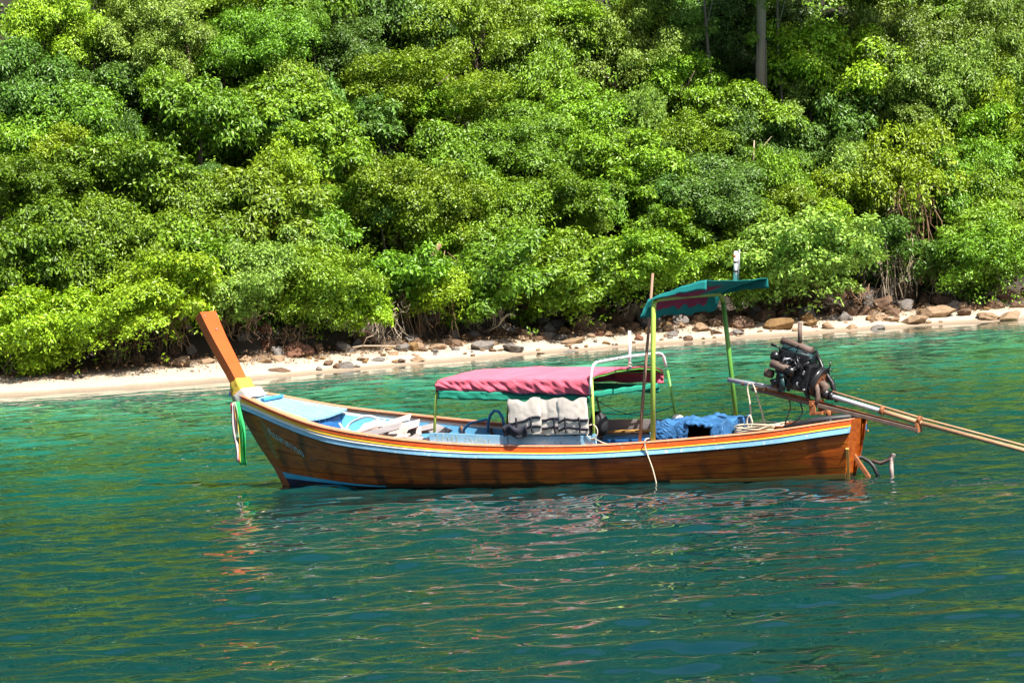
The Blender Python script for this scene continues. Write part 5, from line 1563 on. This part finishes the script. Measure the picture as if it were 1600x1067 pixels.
# planks and scraps in the bow well
gp = random.Random(15)
wl = ['longest pale', 'split pale', 'short pale', 'broad pale', 'narrow pale', 'crooked pale', 'tilted pale', 'weathered pale', 'hindmost pale']
board_items = []
for i in range(24):
    u = gp.uniform(7.15, 8.4); v = gp.uniform(-.8, .4)
    a = gp.uniform(-.6, .6); L_ = gp.uniform(.35, .85)
    w = .62 + .0085 * i + (u - 7) * .12
    if half_at(u + L_ / 2, .6) - .18 < abs(v): v *= .5
    mb = MB(); mb.box((0, 0, 0), (L_, gp.uniform(.14, .26), gp.uniform(.015, .03)))
    o = mb.build("loose_board", M['pale_wood'] if i % 3 else M['grey_wood'], None, bevel=.003)
    tx = gp.uniform(-.75, -.15)
    for v_ in o.data.vertices:
        v_.co = Matrix.Rotation(tx, 3, 'X') @ Matrix.Rotation(a, 3, 'Z') @ (Matrix.Rotation(gp.uniform(-.02, .02) + (.25 if i % 4 == 0 else -.12 + .012 * i), 3, 'Y') @ v_.co) + P(u, v, w)
    on_boat(o, None, "board", "loose boards in the bow well")
    board_items.append((o, f"loose {'pale' if i % 3 else 'grey'} board in the pile in the bow well", -u))
ordinal_labels(board_items)


def rope_thing(name, paths, r, mat, lab, cat="rope", n=8):
    mb = MB()
    for p in paths:
        # smooth the path
        q = [Vector(x) for x in p]
        out = []
        for i in range(len(q) - 1):
            p0, p1, p2, p3 = q[max(0, i - 1)], q[i], q[i + 1], q[min(len(q) - 1, i + 2)]
            for k in range(6):
                t = k / 6
                out.append(.5 * ((2 * p1) + (p2 - p0) * t + (2 * p0 - 5 * p1 + 4 * p2 - p3) * t * t + (3 * p1 - p0 - 3 * p2 + p3) * t ** 3))
        out.append(q[-1]); mb.tube(out, r, n)
    return on_boat(mb.build(name, mat), lab, cat)
rope_thing("white_hose", [[P(9.12, -.1, .78), P(9.05, 0, .96), P(8.86, 0, 1.05), P(8.67, 0, 1.09), P(8.49, 0, 1.04), P(8.38, 0, .9), P(8.24, 0, .76)],
                          [P(9.24, 0, .99), P(9.17, 0, .89), P(9.10, -.05, .84), P(9.02, -.1, .78), P(9.12, -.2, .74), P(9.2, -.15, .82), P(9.12, -.1, .9), P(9.0, -.05, .86)],
                          [P(8.82, .2, .76), P(8.77, .2, .94), P(8.67, .2, .99), P(8.5, .2, .94), P(8.42, .2, .84)]], .022, M['white_hose'], "white hose looped in the bow well", "hose")
rope_thing("mooring_rope", [[P(2.94, -1.0, .70), P(2.945, -1.16, .69), P(2.955, -1.155, .56), P(2.86, -1.14, .25), P(2.81, -1.13, .0)]], .010, M['rope'], "grey rope tied over the near gunwale into the water")
rope_thing("tiller_rope", [[P(1.68, -.1, 1.44), P(1.72, -.1, 1.36), P(1.69, -.1, 1.1), P(1.68, -.12, .72)], [P(1.62, -.1, 1.42), P(1.58, -.1, 1.3), P(1.50, -.1, 1.0), P(1.44, -.1, .74)], [P(1.72, -.1, .78), P(1.66, -.12, .84), P(1.70, -.12, .95), P(1.75, -.12, .85), P(1.70, -.12, .72)]], .013, M['rope'], "white rope hanging from the tiller to the stern deck")
coil = []
for k in range(5):
    coil.append([P(1.62 - .03 * k + .28 * math.cos(t * .5 + k) * (1 + .1 * k), -.2 + .24 * math.sin(t * .5 + k), .735 + .02 * k + .02 * math.sin(t)) for t in range(13)])
coil += [[P(1.5 - .12 * k, -.3 + .1 * k, .74), P(1.3 - .1 * k, -.2 + .1 * k, .80), P(1.05 - .06 * k, -.1 + .08 * k, .84), P(.92 - .04 * k, .0, .83)] for k in range(5)]
rope_thing("rope_coil", coil, .014, M['rope'], "heap of pale rope coiled on the stern deck", "rope", 6)
rope_thing("dark_line", [[P(5.05, 1.05, 1.2), P(4.6, 1.0, 1.0), P(4.2, .95, .93), P(3.9, .95, .97), P(3.65, 1.1, 1.05)], [P(4.95, 1.0, .98), P(4.5, 1.0, .95), P(4.1, 1.0, 1.0)]], .006, M['black'], "thin dark line sagging between the far canopy posts", "line", 5)
# tarpaulin over a crate
tp = on_boat(empty("tarpaulin"), "crumpled blue tarpaulin draped over a crate by the stern", "tarpaulin")
def tarp_top(a, b):
    u = 3.12 - 1.18 * a; v = -.55 + .95 * b
    cr_ = abs(rnd_noise((a * 9 + b * 3, b * 8), 1.0)); w = .885 + .05 * rnd_noise((a * 5, b * 4), 1.0) + .05 * cr_ + .04 * math.exp(-((a - .55) / .1) ** 2) + .02 * b
    return P(u, v, w)
mb = MB(); mb.grid(tarp_top, 70, 40, True); mb.build("top_sheet", M['tarp'], tp, solid=.006)
def tarp_front(a, b, a0, a1, ln_):
    t = a0 + (a1 - a0) * a; p = tarp_top(t, 0)
    return p + P(.03 * math.sin(b * 4 + a * 3) , -.06 * math.sin(b * 2.2) - .05 * abs(rnd_noise((a * 6, b * 5), 1.0)) * b - .03 * abs(rnd_noise((a * 13 + b * 6, b * 9), 1.0)), -ln_ * b)
mb = MB(); mb.grid(lambda a, b: tarp_front(a, b, 0, .50, .33), 50, 26, True); mb.build("side_sheet", M['tarp'], tp, solid=.006)
mb = MB(); mb.grid(lambda a, b: tarp_front(a, b, .5, .86, .05 + .09 * abs(rnd_noise((a * 3.1, 4.0), 1.0)) + .05 * abs(a - .5)), 24, 6, True); mb.build("side_sheet", M['tarp'], tp, solid=.006)
mb = MB(); mb.grid(lambda a, b: tarp_front(a, b, .86, 1.0, .31), 10, 14, True); mb.build("side_sheet", M['tarp'], tp, solid=.006)
mb = MB(); mb.grid(lambda a, b: tarp_top(1.0, a) - Vector((.02 * math.sin(a * 9), 0, .31 * b)), 16, 8, True); mb.build("side_sheet", M['tarp'], tp, solid=.006)
mb = MB(); mb.grid(lambda a, b: tarp_top(0.0, a) + Vector((.03 * math.sin(a * 9) * b, 0, -.33 * b)), 16, 8, True); mb.build("side_sheet", M['tarp'], tp, solid=.006)
cr = on_boat(empty("crate"), "dark open crate under the blue tarpaulin", "crate")
mb = MB(); mb.box(P(2.52, .38, .5), (1.1, .04, .62)); mb.box(P(2.52, -.05, .2), (1.1, .88, .04)); mb.box(P(3.06, -.05, .5), (.04, .84, .6)); mb.box(P(1.98, -.05, .5), (.04, .84, .6)); mb.build("crate_body", M['black'], cr)
mb = MB(); mb.sphere((0, 0, 0), 1, 6); o = mb.build("red_bundle", M['ribbon_pink'])
for v_ in o.data.vertices: v_.co = P(2.45, -.42, .60) + Vector((v_.co.x * .10, v_.co.y * .08, v_.co.z * .07 + .03 * noise.noise(v_.co * 2)))
on_boat(o, "small red bundle in front of the open crate", "bundle")
mb = MB(); mb.sphere((0, 0, 0), 1, 7); o = mb.build("pale_bundle", M['white_cloth'])
for v_ in o.data.vertices: v_.co = P(3.25, .45, .90) + Vector((v_.co.x * .09, v_.co.y * .09, v_.co.z * .06)) * (1 + .3 * noise.noise(v_.co * 1.8))
on_boat(o, "crumpled pale cloth bundle beside the blue tarpaulin", "bundle")
# ribbons at the bow
rb = on_boat(empty("bow_ribbons"), "green, pink and white ribbons hanging from the bow tip", "ribbons")
def ribbon(u0, v0, w0, L_, wd, tw, mat, seed, du):
    mb = MB()
    def fn(a, b):
        x = (a - .5) * wd * (.35 + .65 * min(1, b * 2.5))
        return P(u0 + du * b + x * math.cos(tw + b * .5) + .015 * math.sin(b * 7 + seed), v0 - .02 + x * math.sin(tw + b * .5) + .02 * math.sin(a * 6 + b * 5 + seed), w0 - L_ * b)
    mb.grid(fn, 6, 18, True); mb.build("ribbon", mat, rb, solid=.003)
ribbon(11.05, -.22, 1.40, 1.05, .20, .2, M['ribbon_green'], 1, -.09)
ribbon(11.08, -.23, 1.40, 1.04, .15, -.2, M['ribbon_green'], 2, -.06)
ribbon(11.10, -.25, 1.40, .60, .19, .1, M['ribbon_pale'], 3, .0)
ribbon(11.14, -.24, 1.38, .97, .14, .3, M['ribbon_pink'], 4, -.03)
ribbon(11.12, -.26, 1.38, .96, .09, .0, M['ribbon_white'], 5, -.01)
ribbon(11.17, -.22, 1.38, .42, .09, .3, M['ribbon_pink'], 6, .0)
ribbon(11.08, -.25, 1.38, .99, .025, .0, M['yellow_cloth'], 7, -.04)
